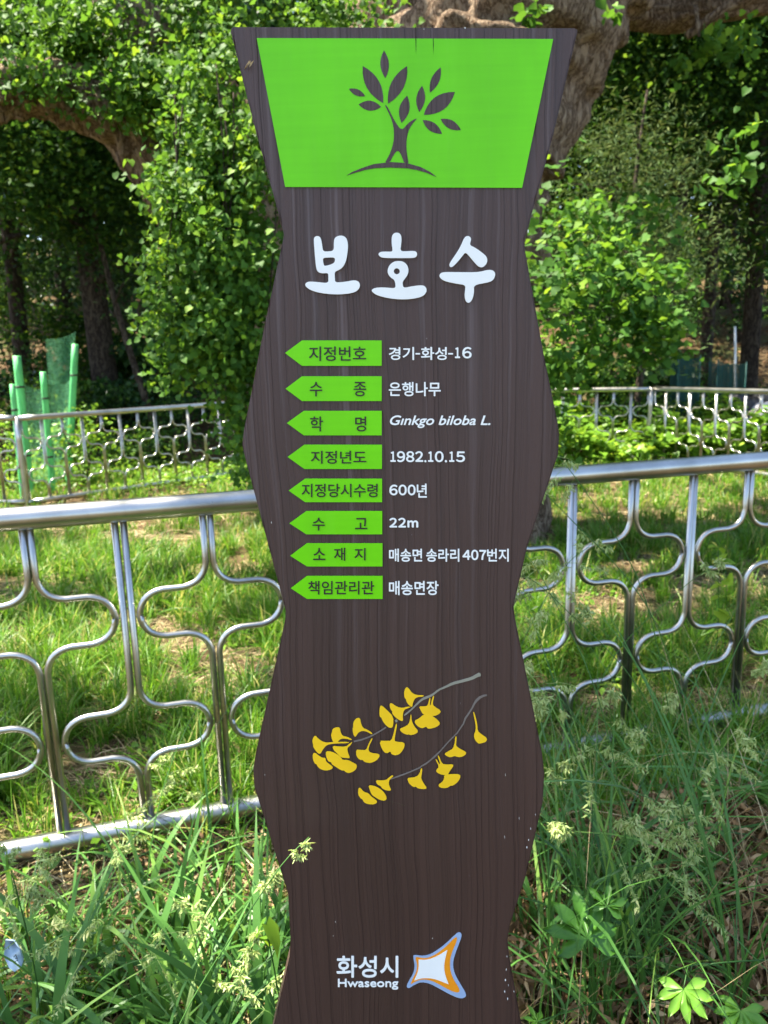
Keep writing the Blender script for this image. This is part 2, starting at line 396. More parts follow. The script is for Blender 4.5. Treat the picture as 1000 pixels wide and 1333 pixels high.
TUBES = {(k, m): tube_mesh(k, m) for k in (0, 1) for m in (0, 1)}
for me in TUBES.values(): me.materials.append(M['steel'])
def fence(A, B, zb, s0, k0, k1, posts, label, zb2=None):
    """A,B plan points; zb height of the bottom rail; column k stands at s0 + k*CW, even k = outer bends"""
    A = np.array(A); B = np.array(B); L = np.hypot(*(B - A)); rz = math.atan2(*(B - A)[::-1])
    root = empty('steel_fence', (A[0], A[1], zb), label, 'fence', 'stainless steel fences around the old tree', rz)
    if zb2 is not None: root.rotation_euler = (0, -math.asin((zb2 - zb) / L), rz)
    sa, sb = s0 + k0 * CW - .02, s0 + k1 * CW + .02
    for nm, z in (('top_rail', ZT - .015), ('bottom_rail', 0.0)):
        V, F = tube_geo([(s, 0, z) for s in np.linspace(sa, sb, 14)], .0335, 24)
        link(nm, np_mesh(nm, V, F, smooth=True), M['steel'], root)
    for s in posts:
        V, F = tube_geo([(s, 0, z) for z in np.linspace(-.35, ZT + .005, 6)], .031, 16)
        link('post', np_mesh('post', V, F, smooth=True), M['steel'], root)
    for k in range(k0, k1):
        for kind in (0, 1):
            mir = k % 2 != 0
            o = link('bent_tube', TUBES[(kind, int(mir))], None, root)
            o.location = (s0 + (k + (1 if mir else 0)) * CW, random.uniform(-.0015, .0015), random.uniform(-.003, .003)); o.rotation_euler = (random.uniform(-.004, .004), random.uniform(-.004, .004), random.uniform(-.01, .01))
    return root
fence((-1.11, 2.09), (1.43, 2.83), .065, .106, -3, 14, [.106 + 5 * CW - .05, .106 - 3 * CW - .03], 'shiny steel fence right behind the brown sign, with bent tubes and a thick top rail')
fence((-4.33, 9.2), (-2.55, 10.85), -.13, 0.03, 0, 12, [0.0], 'far steel fence panel between the green tree guard and the ivy on the trunk')
fence((-6.6, 9.35), (-4.38, 9.2), -.12, 0.03, 0, 9, [], 'far steel fence panel at the edge of the photo beside the green sleeved posts')
fence((3.97, 11.4), (1.2, 12.3), -.105, 0.03, 0, 11, [0.0], 'far steel fence panel half covered by green leaves right of the trunk')
fence((4.02, 11.36), (4.75, 9.3), -.10, 0.0, 0, 12, [], 'far steel fence panel in front of the grey cloth and teal nets', zb2=-.07)

# ---------------------------------------------------------------- the sign
SY = 1.0
sign = empty('wooden_signboard', (0.02, SY, 0.0), 'tall dark brown wavy-edged wooden sign with a green panel and white Korean writing', 'sign')
SO = np.array([0.02, SY, 0.0])
def splane(px, py, off):
    """photo position -> sign-local point on its face, off metres in front of it"""
    px = np.asarray(px, dtype=float); py = np.asarray(py, dtype=float)
    d = Fv[None] + Rv[None] * ((px[:, None] - 500) / FPX) - Uv[None] * ((py[:, None] - 666.5) / FPX)
    p = np.array([[0, 0, CAM_H]]) + d * (SY / d[:, 1:2]); p[:, 1] -= off
    return p - SO
def chaikin(P, it=2):
    P = np.asarray(P, dtype=float)
    for _ in range(it):
        Q = np.roll(P, -1, 0); P = np.stack([.75 * P + .25 * Q, .25 * P + .75 * Q], 1).reshape(-1, 2)
    return P
def flat_shape(name, loops, m, off, thick=.0008, parent=None, smooth=2):
    cu = bpy.data.curves.new(name, 'CURVE'); cu.dimensions = '2D'; cu.fill_mode = 'BOTH'; cu.extrude = .5
    for lp in loops:
        q = chaikin(lp, smooth) if smooth else np.asarray(lp, dtype=float)
        s = cu.splines.new('POLY'); s.points.add(len(q) - 1); s.use_cyclic_u = True
        s.points.foreach_set('co', np.column_stack([q[:, 0], -q[:, 1], 0 * q[:, 0], 0 * q[:, 0] + 1]).ravel())
    return finish(name, cu, m, off, thick, parent or sign)
def finish(name, cu, m, off, thick, parent, box=None, swell=0.0):
    o = bpy.data.objects.new(name, cu); COL.objects.link(o); bpy.context.view_layer.update()
    dg = bpy.context.evaluated_depsgraph_get(); me = bpy.data.meshes.new_from_object(o.evaluated_get(dg))
    bpy.data.objects.remove(o)
    n = len(me.vertices); V = np.zeros(n * 3); me.vertices.foreach_get('co', V); V = V.reshape(-1, 3)
    x, y, z = V.T
    if box:
        x0, y0, x1, y1 = box; x = x0 + (x - x.min()) / np.ptp(x) * (x1 - x0); y = -(y1 - (y - y.min()) / np.ptp(y) * (y1 - y0))
    if swell:   # a heavier cut of the letters: shifted layers in one mesh, each a hair above the last
        if box: x = x0 + swell + (x - x0) / (x1 - x0) * (x1 - x0 - 2 * swell); y = -(y0 + swell + (-y - y0) / (y1 - y0) * (y1 - y0 - 2 * swell))
        nf = len(me.polygons); F3 = [tuple(p.vertices) for p in me.polygons]; Vs, Fs = [], []
        for i, (dx, dy) in enumerate([(-1, 0), (1, 0), (0, -1), (0, 1), (-.7, -.7), (.7, .7)]):
            Q = splane(x + dx * swell, -y + dy * swell, 0); Q[:, 1] -= off + (z + .5) * thick + i * .00004
            Vs.append(Q); Fs += [tuple(a + i * n for a in f) for f in F3]
        bpy.data.meshes.remove(me); me = bpy.data.meshes.new(name); me.from_pydata(np.concatenate(Vs).tolist(), [], Fs)
        return link(name, me, m, parent)
    Q = splane(x, -y, 0); Q[:, 1] -= off + (z + .5) * thick
    me.vertices.foreach_set('co', Q.astype(np.float32).ravel()); me.update(); me.materials.clear()
    return link(name, me, m, parent)
def text(s, box, m, off, bold=.012, shear=0, name='lettering', space=1.0, parent=None):
    cu = bpy.data.curves.new(name, 'FONT'); cu.body = s; cu.size = 1; cu.shear = shear; cu.extrude = .5; cu.space_character = space
    cu.resolution_u = 4
    return finish(name, cu, m, off, .0007, parent or sign, box, bold * 24)
def zoomed(P, o, s): return [(o[0] + x * s, o[1] + y * s) for x, y in P]

# board
outline = [(303, 34.2), (749, 35.8), (752.5, 38.5), (752, 42), (720, 178), (688, 296), (683, 312), (684, 326), (708, 460), (727, 553), (728.5, 566), (727, 592), (687, 711),
           (671, 780), (669, 790), (671, 806), (706, 980), (709, 1008), (707, 1045), (685, 1141), (664, 1206), (661, 1224), (663, 1245), (679, 1333), (690, 1385), (691, 1410), (668, 1540), (672, 1750),
           (360, 1750), (372, 1540), (344, 1410), (346, 1385), (357, 1333), (377, 1246), (378, 1222), (375, 1165), (331, 1025), (329.5, 1002), (333, 980), (371, 808), (372, 796), (369, 785),
           (320, 600), (315, 580), (317, 562), (345, 420), (367, 318), (369.5, 306), (367, 294), (330, 160), (300.5, 42), (300.5, 36.5)]
import bmesh
def make_board():
    P = splane([p[0] for p in outline], [p[1] for p in outline], 0)
    bm = bmesh.new(); fr = [bm.verts.new(Vector((p[0], 0, p[2]))) for p in P]
    f = bm.faces.new(fr); r = bmesh.ops.extrude_face_region(bm, geom=[f])
    for v in [g for g in r['geom'] if isinstance(g, bmesh.types.BMVert)]: v.co.y += .055
    bmesh.ops.recalc_face_normals(bm, faces=bm.faces)
    ed = [e for e in bm.edges if (e.verts[0].co.y < .001) == (e.verts[1].co.y < .001)]
    bmesh.ops.bevel(bm, geom=ed, offset=.0022, segments=2, affect='EDGES')
    me = bpy.data.meshes.new('board'); bm.to_mesh(me); bm.free(); return link('board', me, M['board'], sign)
make_board()
# foot plates that hold the board, at the ground
# green panel and emblem
pan = flat_shape('green_panel', [[(334.5, 50.2), (720, 51.3), (679.5, 244.8), (371.5, 243.6)]], M['green'], .0004, .0010, smooth=0)
def lens(a, b, w, k=9):
    a = np.array(a, float); b = np.array(b, float); d = b - a; n = np.array([-d[1], d[0]]) / np.hypot(*d)
    t = np.linspace(0, 1, k); s = np.sin(np.pi * t) ** .85 * w / 2
    return [tuple(a + d * u + n * v) for u, v in zip(t, s)] + [tuple(a + d * u - n * v) for u, v in list(zip(t, s))[-2:0:-1]]
EO, ES = (440, 60), .18
for a, b, w in [((333, 35), (343, 235), 62), ((180, 148), (327, 415), 100), ((500, 148), (362, 420), 95), ((80, 312), (197, 365), 46), ((150, 425), (313, 443), 72), ((500, 362), (460, 558), 74),
                ((608, 290), (588, 480), 64), ((742, 158), (665, 340), 60), ((845, 335), (620, 500), 108), ((612, 538), (752, 637), 64), ((742, 530), (888, 610), 62)]:
    flat_shape('emblem_leaf', [zoomed(lens(a, b, w), EO, ES)], M['board'], .0015, .0003, smooth=0)
flat_shape('emblem_trunk', [zoomed([(338, 428), (352, 432), (374, 472), (400, 525), (428, 572), (448, 598), (460, 603), (474, 600), (495, 575), (522, 548), (578, 520), (545, 556), (516, 600), (500, 650), (494, 710), (498, 780),
    (513, 857), (480, 850), (466, 810), (450, 775), (436, 760), (424, 763), (405, 785), (374, 845), (340, 846), (358, 815), (382, 768), (402, 700), (406, 640), (402, 585), (385, 525), (362, 475)], EO, ES)], M['board'], .0015, .0003, smooth=1)
flat_shape('emblem_ground', [zoomed([(62, 939), (105, 912), (180, 882), (260, 856), (380, 841), (500, 849), (600, 878), (665, 912), (714, 950), (640, 918), (570, 898), (500, 886), (380, 881), (270, 885), (190, 900), (120, 920)], EO, ES)], M['board'], .00185, .0002, smooth=0)

# heading, three brush-drawn syllables
def big(loops, o, s):
    return flat_shape('heading_letter', [zoomed(l, o, s) for l in loops], M['white'], .0004, .0022, smooth=2)
big([[(212, 105), (250, 82), (292, 90), (315, 130), (330, 220), (342, 306), (420, 308), (500, 295), (497, 180), (508, 115), (550, 85), (610, 76), (662, 95), (692, 140), (704, 230), (692, 350), (670, 460), (620, 545), (560, 580), (508, 602),
     (512, 680), (516, 752), (600, 752), (700, 738), (800, 720), (860, 742), (880, 800), (850, 865), (780, 903), (650, 924), (500, 927), (350, 914), (200, 882), (105, 830), (78, 780), (120, 743), (200, 743), (300, 753), (418, 764), (420, 690), (416, 616), (350, 624), (285, 615), (248, 575), (232, 450), (220, 300), (210, 170)],
     [(346, 400), (430, 394), (514, 394), (514, 455), (480, 488), (365, 522), (350, 490), (340, 430)]], (390, 300), .09)
big([[(388, 100), (412, 48), (460, 33), (508, 48), (532, 100), (526, 200), (512, 304), (600, 305), (700, 298), (745, 310), (758, 350), (742, 388), (700, 403), (500, 403), (260, 402), (212, 375), (194, 345), (222, 313), (300, 308), (398, 312), (400, 270), (388, 190)]], (475, 300), .09)
th_ = np.linspace(0, 2 * np.pi, 14, endpoint=False)
big([[(446, 838), (440, 760), (425, 715), (370, 680), (333, 630), (328, 570), (358, 500), (420, 453), (480, 444), (552, 450), (612, 500), (634, 570), (622, 640), (580, 700), (548, 742), (546, 780), (560, 834), (650, 815), (780, 795), (855, 798), (892, 840), (892, 890), (850, 948), (750, 982), (600, 1000), (450, 997), (300, 974), (170, 937), (105, 890), (98, 860), (150, 831), (250, 825), (350, 832)],
     [(462 + 44 * math.cos(a), 593 + 44 * math.sin(a)) for a in th_]], (475, 300), .09)
big([[(435, 110), (465, 78), (500, 75), (528, 98), (530, 130), (510, 194), (580, 225), (680, 295), (738, 350), (742, 420), (702, 472), (660, 486), (618, 467), (540, 378), (460, 280), (420, 335), (340, 430), (290, 478), (258, 480), (247, 445), (270, 400), (340, 300), (400, 200)]], (560, 300), .1)
big([[(116, 590), (138, 553), (200, 543), (400, 546), (600, 546), (680, 533), (740, 516), (805, 516), (843, 550), (843, 600), (810, 658), (740, 682), (566, 712), (570, 800), (552, 890), (520, 938), (490, 945), (460, 922), (446, 850), (454, 780), (458, 712), (350, 697), (200, 667), (136, 630)]], (560, 300), .1)

# rows
rows = [((371.2, 459.5), 393.3, 443.2, 476.2, 497.0), ((371.9, 506.0), 393.3, 489.8, 522.0, 497.0), ((373.6, 550.6), 395.7, 534.7, 566.6, 497.0), ((374.6, 594.7), 396.4, 578.7, 610.3, 497.3),
        ((376.0, 638.5), 397.4, 622.9, 653.5, 497.5), ((377.0, 681.0), 399.0, 665.0, 695.3, 497.7), ((378.0, 723.2), 399.8, 706.9, 737.1, 498.0), ((378.7, 765.4), 399.8, 749.4, 779.3, 498.2)]
for tip, sh, y0, y1, xr in rows:
    flat_shape('arrow_plate', [[tip, (sh, y0), (xr, y0), (xr, y1), (sh, y1)]], M['green_s'], .0004, .0008, smooth=0)
D = M['dark']; Wt = M['white']
for s, bx in [('지정번호', (402.5, 451.0, 476.8, 469.8)), ('수', (403.5, 497.0, 419.8, 515.8)), ('종', (460.6, 497.0, 476.8, 515.8)), ('학', (404, 542.0, 420.7, 561.4)), ('명', (462.5, 542.0, 476.8, 561.4)),
              ('지정년도', (405, 586.6, 477, 603.4)), ('지정당시수령', (393, 629.4, 491.8, 647)), ('수', (407, 673.6, 423, 690.2)), ('고', (462.5, 674, 478.4, 688.5)), ('소', (408, 713, 423.8, 728.6)), ('재', (435, 712.6, 449.6, 729.4)), ('지', (461.6, 713, 476, 729)),
              ('책임관리관', (401.5, 755.8, 487.2, 773.4))]:
    text(s, bx, D, .0013, .007)
for s, bx, sh in [('은행나무', (506.2, 497.2, 573.8, 515.8), 0), ('G\u0131nkgo biloba L.', (507.6, 540.6, 638.4, 557.2), .28), ('매송면장', (506.4, 756.0, 571.0, 774.4), 0)]:
    text(s, bx, Wt, .0004, .014, sh)
def glyph_row(o, items):
    """items: (string, x0, y0, x1, y1) in enlarged coordinates; digits are set one by one in the same sans face as the syllables"""
    for ch, x0, y0, x1, y1 in items:
        if ch.isdigit(): ch = chr(0xFF10 + int(ch))
        text(ch, (o[0] + x0 * .34, o[1] + y0 * .34, o[0] + x1 * .34, o[1] + y1 * .34), Wt, .0004, .020 if len(ch) == 1 and ord(ch) > 0xFF00 or ch == 'm' else .014)
glyph_row((360, 280), [('경기', 430, 505, 527, 555), ('-', 532, 528, 550, 534), ('화성', 553, 505, 652, 555), ('-', 657, 528, 676, 534), ('1', 683, 506, 703, 548), ('6', 711, 505, 747, 549)])
glyph_row((360, 560), [('1', 436, 81, 457, 121), ('9', 461, 80, 493, 122), ('8', 496, 80, 528, 122), ('2', 531, 80, 562, 121), ('.', 566, 114, 574, 123), ('1', 580, 81, 601, 121), ('0', 606, 80, 640, 122), ('.', 644, 114, 653, 123), ('1', 661, 81, 681, 121), ('5', 687, 81, 722, 122),
    ('6', 432, 208, 464, 249), ('0', 467, 208, 499, 249), ('0', 502, 208, 533, 249), ('년', 537, 204, 576, 258), ('2', 432, 335, 462, 372), ('2', 466, 335, 496, 372), ('m', 501, 345, 543, 372),
    ('매송면', 431, 453, 558, 503), ('송라리', 573, 453, 700, 503), ('4', 712, 458, 743, 496), ('0', 745, 457, 773, 497), ('7', 776, 458, 803, 496), ('번지', 806, 453, 889, 503)])
text('화성시', (438.3, 1243.8, 518.6, 1272.0), Wt, .0004, .020)
text('Hwaseong', (440, 1273.6, 518.6, 1287.6), Wt, .0004, .012)

# logo
LO, LS = (430, 1200), .19
logo = flat_shape('logo', [zoomed([(572, 222), (640, 233), (700, 215), (790, 150), (865, 75), (888, 67), (903, 85), (885, 140), (857, 210), (838, 280), (850, 350), (890, 420), (932, 490), (926, 515), (890, 523), (830, 500), (750, 455), (680, 418), (620, 408), (572, 430), (538, 454), (520, 440), (540, 400), (570, 350), (580, 300), (568, 240)], LO, LS)], M['pblue'], .0004, .0006)
for nm, mm, of, pts in (('logo_band', M['orange'], .0011, [(588, 235), (650, 248), (710, 228), (790, 170), (850, 105), (870, 100), (864, 135), (838, 190), (820, 250), (820, 320), (838, 380), (870, 430), (890, 468), (870, 482), (820, 465), (750, 425), (690, 395), (620, 388), (570, 410), (548, 427), (565, 385), (590, 340), (597, 290), (583, 245)]),
                        ('logo_core', M['white'], .0016, [(604, 251), (606, 252), (660, 256), (730, 232), (800, 186), (802, 187), (785, 250), (778, 310), (790, 370), (811, 420), (809, 421), (740, 392), (680, 378), (620, 380), (576, 396), (576, 394), (600, 340), (607, 295)])):
    flat_shape(nm, [zoomed(pts, LO, LS)], mm, of, .0004, parent=logo, smooth=2)

# painted ginkgo twigs and leaves
def strip(cl, o, s):
    P = np.array([(o[0] + a * s, o[1] + b * s) for a, b, _ in cl]); w = np.array([c for _, _, c in cl]) * s / 2
    T = norm(np.gradient(P, axis=0)); N = np.stack([-T[:, 1], T[:, 0]], 1)
    return [tuple(p) for p in P + N * w[:, None]] + [tuple(p) for p in (P - N * w[:, None])[::-1]]
ZB_, ZC_, ZA_ = ((490, 870), .15), ((455, 940), .16), ((400, 890), .12)
flat_shape('painted_twig', [strip([(905, 48, 36), (870, 62, 28), (830, 85, 26), (740, 110, 24), (660, 130, 24), (600, 160, 17), (540, 185, 15), (480, 235, 18), (420, 255, 22), (390, 272, 17), (350, 310, 14), (300, 360, 12), (242, 407, 15)], *ZB_)], M['twig'], .0004, .0005, smooth=1)
flat_shape('painted_twig', [strip([(856, 470, 16), (790, 512, 15), (720, 552, 16), (660, 580, 16), (590, 605, 17), (505, 625, 18)], *ZA_)], M['twig_b'], .0004, .0005, smooth=0)
flat_shape('painted_twig', [strip([(182, 448, 20), (165, 460, 22)], *ZB_)], M['twig'], .0004, .0005, smooth=0)
b2 = [(960, 230, 14), (930, 236, 18), (900, 250, 22), (870, 275, 22), (850, 305, 17), (830, 345, 14), (800, 392, 14), (772, 432, 17), (755, 480, 12), (700, 560, 10), (630, 630, 10), (560, 710, 10), (512, 758, 16), (470, 795, 11), (430, 825, 14), (390, 848, 10)]
c2 = [(ZB_[0][0] + a * .15, ZB_[0][1] + b * .15, c * .15) for a, b, c in b2] + [(455 + a * .16, 940 + b * .16, c * .16) for a, b, c in [(575, 368, 11), (500, 400, 10), (450, 420, 11), (390, 442, 10), (332, 462, 9)]]
flat_shape('painted_twig', [strip(c2, (0, 0), 1)], M['twig_b'], .0004, .0005, smooth=0)
GL = [(ZA_, [(90, 555), (115, 585), (160, 620), (205, 635), (290, 628), (450, 625), (452, 640), (290, 644), (215, 658), (175, 700), (145, 757), (120, 752), (95, 725), (66, 680), (66, 655), (56, 620), (65, 580)]),
      (ZA_, [(275, 485), (315, 468), (355, 468), (362, 520), (385, 562), (430, 570), (485, 596), (480, 608), (430, 592), (370, 590), (340, 615), (325, 645), (290, 640), (270, 600), (258, 545), (268, 530)]),
      (ZA_, [(530, 370), (574, 365), (582, 420), (605, 475), (650, 492), (706, 528), (704, 547), (650, 515), (600, 505), (560, 520), (535, 555), (520, 575), (500, 545), (492, 480), (500, 470), (500, 415)]),
      (ZA_, [(60, 755), (85, 740), (120, 770), (165, 800), (198, 796), (205, 840), (240, 865), (285, 900), (260, 925), (200, 938), (140, 920), (108, 885), (104, 868), (88, 865), (63, 820)]),
      (ZA_, [(205, 725), (265, 730), (320, 755), (372, 795), (380, 822), (440, 820), (500, 850), (542, 875), (535, 915), (500, 948), (450, 965), (412, 950), (404, 935), (370, 935), (310, 895), (268, 868), (262, 845), (225, 835), (203, 770)]),
      (ZA_, [(275, 668), (340, 675), (420, 678), (465, 640), (492, 622), (472, 660), (435, 690), (442, 740), (467, 803), (430, 800), (370, 795), (320, 745), (285, 710)]),
      (ZA_, [(530, 708), (580, 712), (640, 715), (660, 660), (700, 583), (712, 590), (675, 660), (662, 715), (690, 745), (782, 755), (786, 785), (750, 828), (690, 854), (640, 848), (612, 835), (605, 820), (570, 820), (533, 780)]),
      (ZA_, [(790, 235), (810, 230), (860, 275), (935, 350), (934, 450), (915, 475), (880, 467), (840, 430), (812, 385), (806, 362), (785, 352), (783, 290)]),
      (ZB_, [(115, 300), (135, 298), (180, 330), (230, 340), (275, 326), (302, 330), (270, 342), (240, 355), (228, 400), (233, 452), (210, 450), (170, 425), (135, 385), (140, 370), (120, 345)]),
      (ZB_, [(265, 157), (282, 170), (310, 210), (350, 228), (412, 228), (410, 240), (355, 244), (330, 262), (315, 300), (312, 332), (290, 322), (260, 285), (258, 262), (243, 250), (240, 205), (250, 170)]),
      (ZB_, [(298, 393), (304, 400), (306, 450), (330, 500), (366, 540), (340, 565), (292, 575), (282, 565), (270, 572), (225, 555), (198, 520), (240, 505), (280, 480), (292, 440)]),
      (ZB_, [(368, 324), (420, 325), (446, 318), (460, 252), (470, 256), (462, 310), (470, 318), (475, 290), (492, 232), (502, 235), (487, 300), (500, 325), (562, 362), (547, 390), (500, 410), (450, 400), (405, 395), (385, 360)]),
      (ZB_, [(405, 398), (440, 393), (480, 403), (530, 440), (556, 475), (520, 505), (458, 520), (440, 512), (433, 498), (395, 517), (350, 492), (326, 450), (370, 430)]),
      (ZB_, [(24, 622), (90, 623), (130, 623), (150, 560), (168, 475), (181, 478), (166, 560), (157, 620), (172, 632), (242, 635), (247, 670), (215, 727), (175, 750), (130, 740), (124, 712), (85, 735), (50, 700)]),
      (ZB_, [(588, 735), (630, 710), (665, 690), (680, 640), (684, 583), (696, 585), (692, 640), (690, 665), (720, 690), (782, 720), (770, 747), (730, 765), (690, 760), (683, 752), (640, 767), (605, 752)]),
      (ZB_, [(837, 372), (849, 375), (876, 480), (876, 535), (910, 565), (962, 600), (950, 632), (905, 645), (880, 645), (855, 615), (843, 575), (862, 530), (860, 480)]),
      (ZC_, [(213, 465), (260, 468), (300, 465), (325, 440), (350, 424), (359, 432), (332, 455), (320, 475), (322, 510), (344, 550), (300, 550), (262, 530), (258, 515), (225, 500)]),
      (ZC_, [(153, 506), (200, 510), (250, 535), (285, 568), (306, 610), (290, 633), (250, 627), (215, 607), (182, 585), (168, 550)]),
      (ZC_, [(73, 528), (92, 528), (115, 560), (155, 570), (177, 598), (207, 618), (230, 640), (205, 662), (150, 660), (118, 645), (105, 618), (92, 615), (70, 580)]),
      (ZC_, [(470, 448), (500, 445), (545, 438), (570, 410), (582, 368), (593, 372), (587, 420), (582, 450), (602, 490), (633, 532), (600, 538), (550, 530), (542, 516), (520, 522), (482, 490)]),
      (ZC_, [(702, 385), (730, 355), (698, 298), (708, 294), (728, 333), (740, 335), (716, 268), (726, 264), (752, 332), (790, 338), (843, 335), (842, 355), (815, 390), (800, 420), (760, 424), (712, 405)]),
      (ZC_, [(768, 425), (810, 415), (900, 415), (900, 450), (870, 490), (832, 512), (826, 506), (790, 530), (733, 526), (722, 500), (755, 480), (770, 450)])]
for i, (z, pts) in enumerate(GL):
    flat_shape('painted_ginkgo_leaf', [zoomed(pts, *z)], M['yellow'], .0010 + .00006 * i, .0004, smooth=1)
# worn spots, flakes and cracks in the paint
fl = []
for x, y, w, h in [(688, 1093, 2.2, 3), (691, 1078, 1.6, 5), (686, 1103, 2.6, 4), (697, 1060, 1.2, 4), (676, 1065, 1, 6), (660, 1245, 1.6, 6), (659, 1262, 2.2, 5), (658, 1275, 3, 5), (657, 1290, 2.5, 6), (661, 1300, 2.4, 5), (669, 1290, 1.6, 4), (662, 1282, 1.5, 4),
                   (437, 1200, 1, 3), (434, 1218, 1, 5), (563, 1221, 1.8, 2.4), (552, 38, 2.4, 1.6), (605.5, 37, 4.5, 3.5), (687.5, 301, 3, 6.5), (353.5, 680, 1.4, 4.5), (345, 1008, 1, 3), (658, 1008, 1, 6), (657, 1090, 1, 8), (430, 1000, .9, 4)]:
    n = 6; a = np.linspace(0, 6.283, n, endpoint=False); r = .25 + .85 * RNG.random(n)
    fl.append([(x + w * .36 * math.cos(t) * q, y + h * .42 * math.sin(t) * q) for t, q in zip(a, r)])
props(flat_shape('paint_flake', fl, M['white'], .0004, .0003, smooth=0), kind='stuff')
flat_shape('crack', [[(540.8, 35.5), (541.6, 35.5), (541.9, 55), (541.6, 71), (541.0, 55)]], M['crack'], .0015, .0002, smooth=0)
flat_shape('crack', [[(563.6, 50.5), (564.3, 50.5), (564.5, 60), (564.2, 71), (563.8, 60)]], M['crack'], .0015, .0002, smooth=0)

# small insect on the board
ip = at(323, 84, SY); ins = empty('insect', tuple(ip + np.array([0, -.004, 0])), 'tiny pale winged insect resting on the upper corner of the brown board', 'insect')
I0 = ip + np.array([0, -.004, 0])
tube_obj('body', [at(319, 90, SY - .003), at(322, 85, SY - .004), at(325, 79, SY - .003)], [.0006, .0011, .0004], M['straw'], ins, 6)
for dx in (0, 3.5):
    V = np.array([at(321 + dx, 88, SY - .0045), at(322.2 + dx, 82, SY - .005), at(327 + dx, 78.5, SY - .004), at(324.5 + dx, 84, SY - .0045)]) - I0
    link('wing', np_mesh('wing', V, [np.array([[0, 1, 2, 3]])], np.full(4, .7)), M['straw'], ins)

# ---------------------------------------------------------------- the old ginkgo
TC = np.array([0.35, 6.9, -.2])
tree = empty('ginkgo_tree', tuple(TC), 'huge old ginkgo tree with a thick furrowed trunk behind the sign, ivy hanging on it', 'tree')
TL = lambda *p: [tuple(q) for q in p]
def limb(nm, cps, r, seg=20, seed=0, n=26, j=.12):
    P = spline(cps, n); rr = np.interp(np.linspace(0, 1, n), np.linspace(0, 1, len(r)), r)
    return tube_obj(nm, P, rr, M['bark'], tree, seg, j, seed)
limb('trunk', [(0.35, 6.9, -.6), (0.35, 6.9, -.1), at(530, 560, 6.9), at(535, 400, 6.9), at(580, 200, 6.9), at(652, 95, 6.85), at(728, 0, 6.8), at(800, -110, 6.7), at(900, -330, 6.6), at(1000, -700, 6.5)], [1.35, 1.12, 1.06, 1.03, .95, .78, .62, .5, .4, .25], 110, 1, 110, .12)
limb('trunk', [(0.1, 7.2, .6), (0.1, 7.25, 2.0), (.15, 7.2, 3.4), (.3, 7.3, 5), (.2, 7.5, 9), (0, 7.6, 13)], [.9, .8, .5, .45, .35, .15], 72, 2, 70, .14)
limb('limb', [(-.1, 6.9, .8), (-.6, 6.7, 2.0), (-1.2, 6.4, 3.0), (-1.7, 6.3, 4.2), (-2.2, 6.2, 6), (-3, 6, 9)], [.8, .72, .45, .38, .3, .15], 28, 3, 30, .14)
# low limb reaching out to the left of the picture
A1 = [at(330, 330, 6.4), at(228, 228, 6.1), at(168, 166, 5.9), at(112, 134, 5.8), at(55, 116, 5.7), at(-10, 120, 5.65), at(-120, 165, 5.5), at(-500, 120, 5.4)]
limb('limb', A1, [.46, .27, .20, .19, .18, .17, .15, .1], 48, 4, 60, .24)
# dark limb going out to the right, near the top
A2 = [at(720, 30, 7.6), at(800, 12, 7.7), at(880, 16, 7.7), at(960, 2, 7.5), at(1060, -12, 7.5), at(1250, -70, 7.6)]
limb('limb', A2, [.24, .17, .155, .14, .12, .08], 40, 5, 50, .14)
limb('branch', [at(893, 48, 7.2), at(930, 20, 7.1), at(975, -10, 7.0), at(1020, -60, 6.9)], [.035, .04, .045, .05], 8, 6, 12, .1)
limb('branch', [at(905, 8, 7.2), at(908, 30, 7.1), at(910, 48, 7.1)], [.02, .018, .01], 6, 7, 8, .1)
for k in range(11):
    a = k * 2.399; rr = 3.5 + 3.8 * random.random(); z0 = 5 + random.random() * 5
    limb('limb', [(.6 + .3 * math.cos(a), 7 + .3 * math.sin(a), z0), (.6 + rr * .5 * math.cos(a), 7 + rr * .5 * math.sin(a), z0 + 1.2), (.6 + rr * math.cos(a), 7 + rr * math.sin(a), z0 + 1.8 + random.random())], [.16, .11, .04], 8, 10 + k, 10, .1)
# crown high above (mostly out of the frame; it shades the place)
bl = []
for k in range(110):
    a = random.random() * 6.283; rr = 7.4 * math.sqrt(random.random()); z = 6.2 + random.random() * 7.5
    bl.append(((-.6 + rr * math.cos(a), 8.3 + rr * math.sin(a), z), (.85, .85, .6), 18, 14))
GAPS = [(-1.4, 5.2, 2.6, 1.3), (-1.6, 5.0, 1.2, 1.0), (-2.8, 10.6, 0, 1.7), (-4.3, 10.6, .5, 1.3), (4.2, 11.6, 0, 1.9), (2.6, 6.6, 0, 1.0), (1.7, 5.6, 0, .9), (-1.5, 3.8, 0, .45), (-.6, 2.8, 0, .3), (1.2, 6.2, 4.2, 1.4), (-3.4, 6.0, 4.5, 1.3)]  # openings shaped into the crown so sun reaches these spots
def shades_gap(c):
    for gx_, gy_, gz_, gr in GAPS:
        k = (c[2] - gz_) / sdir[2]
        if math.hypot(c[0] - gx_ - sdir[0] * k, c[1] - gy_ - sdir[1] * k) < gr + .6: return True
    return False
bl = [b_ for b_ in bl if not shades_gap(b_[0])]
for cx_, cy_, cz_ in [(-2.3, 1.9, 7.6), (-2.9, 2.6, 8.2), (-1.9, 3.0, 7.9), (-1.4, 1.9, 7.2), (-2.0, 2.5, 7.4), (-3.1, 3.4, 9.0), (-4.5, 1.7, 7.9)]: bl.append(((cx_, cy_, cz_), (.85, .65, .35), 46, 16))  # unseen clumps added to keep sun off the foreground
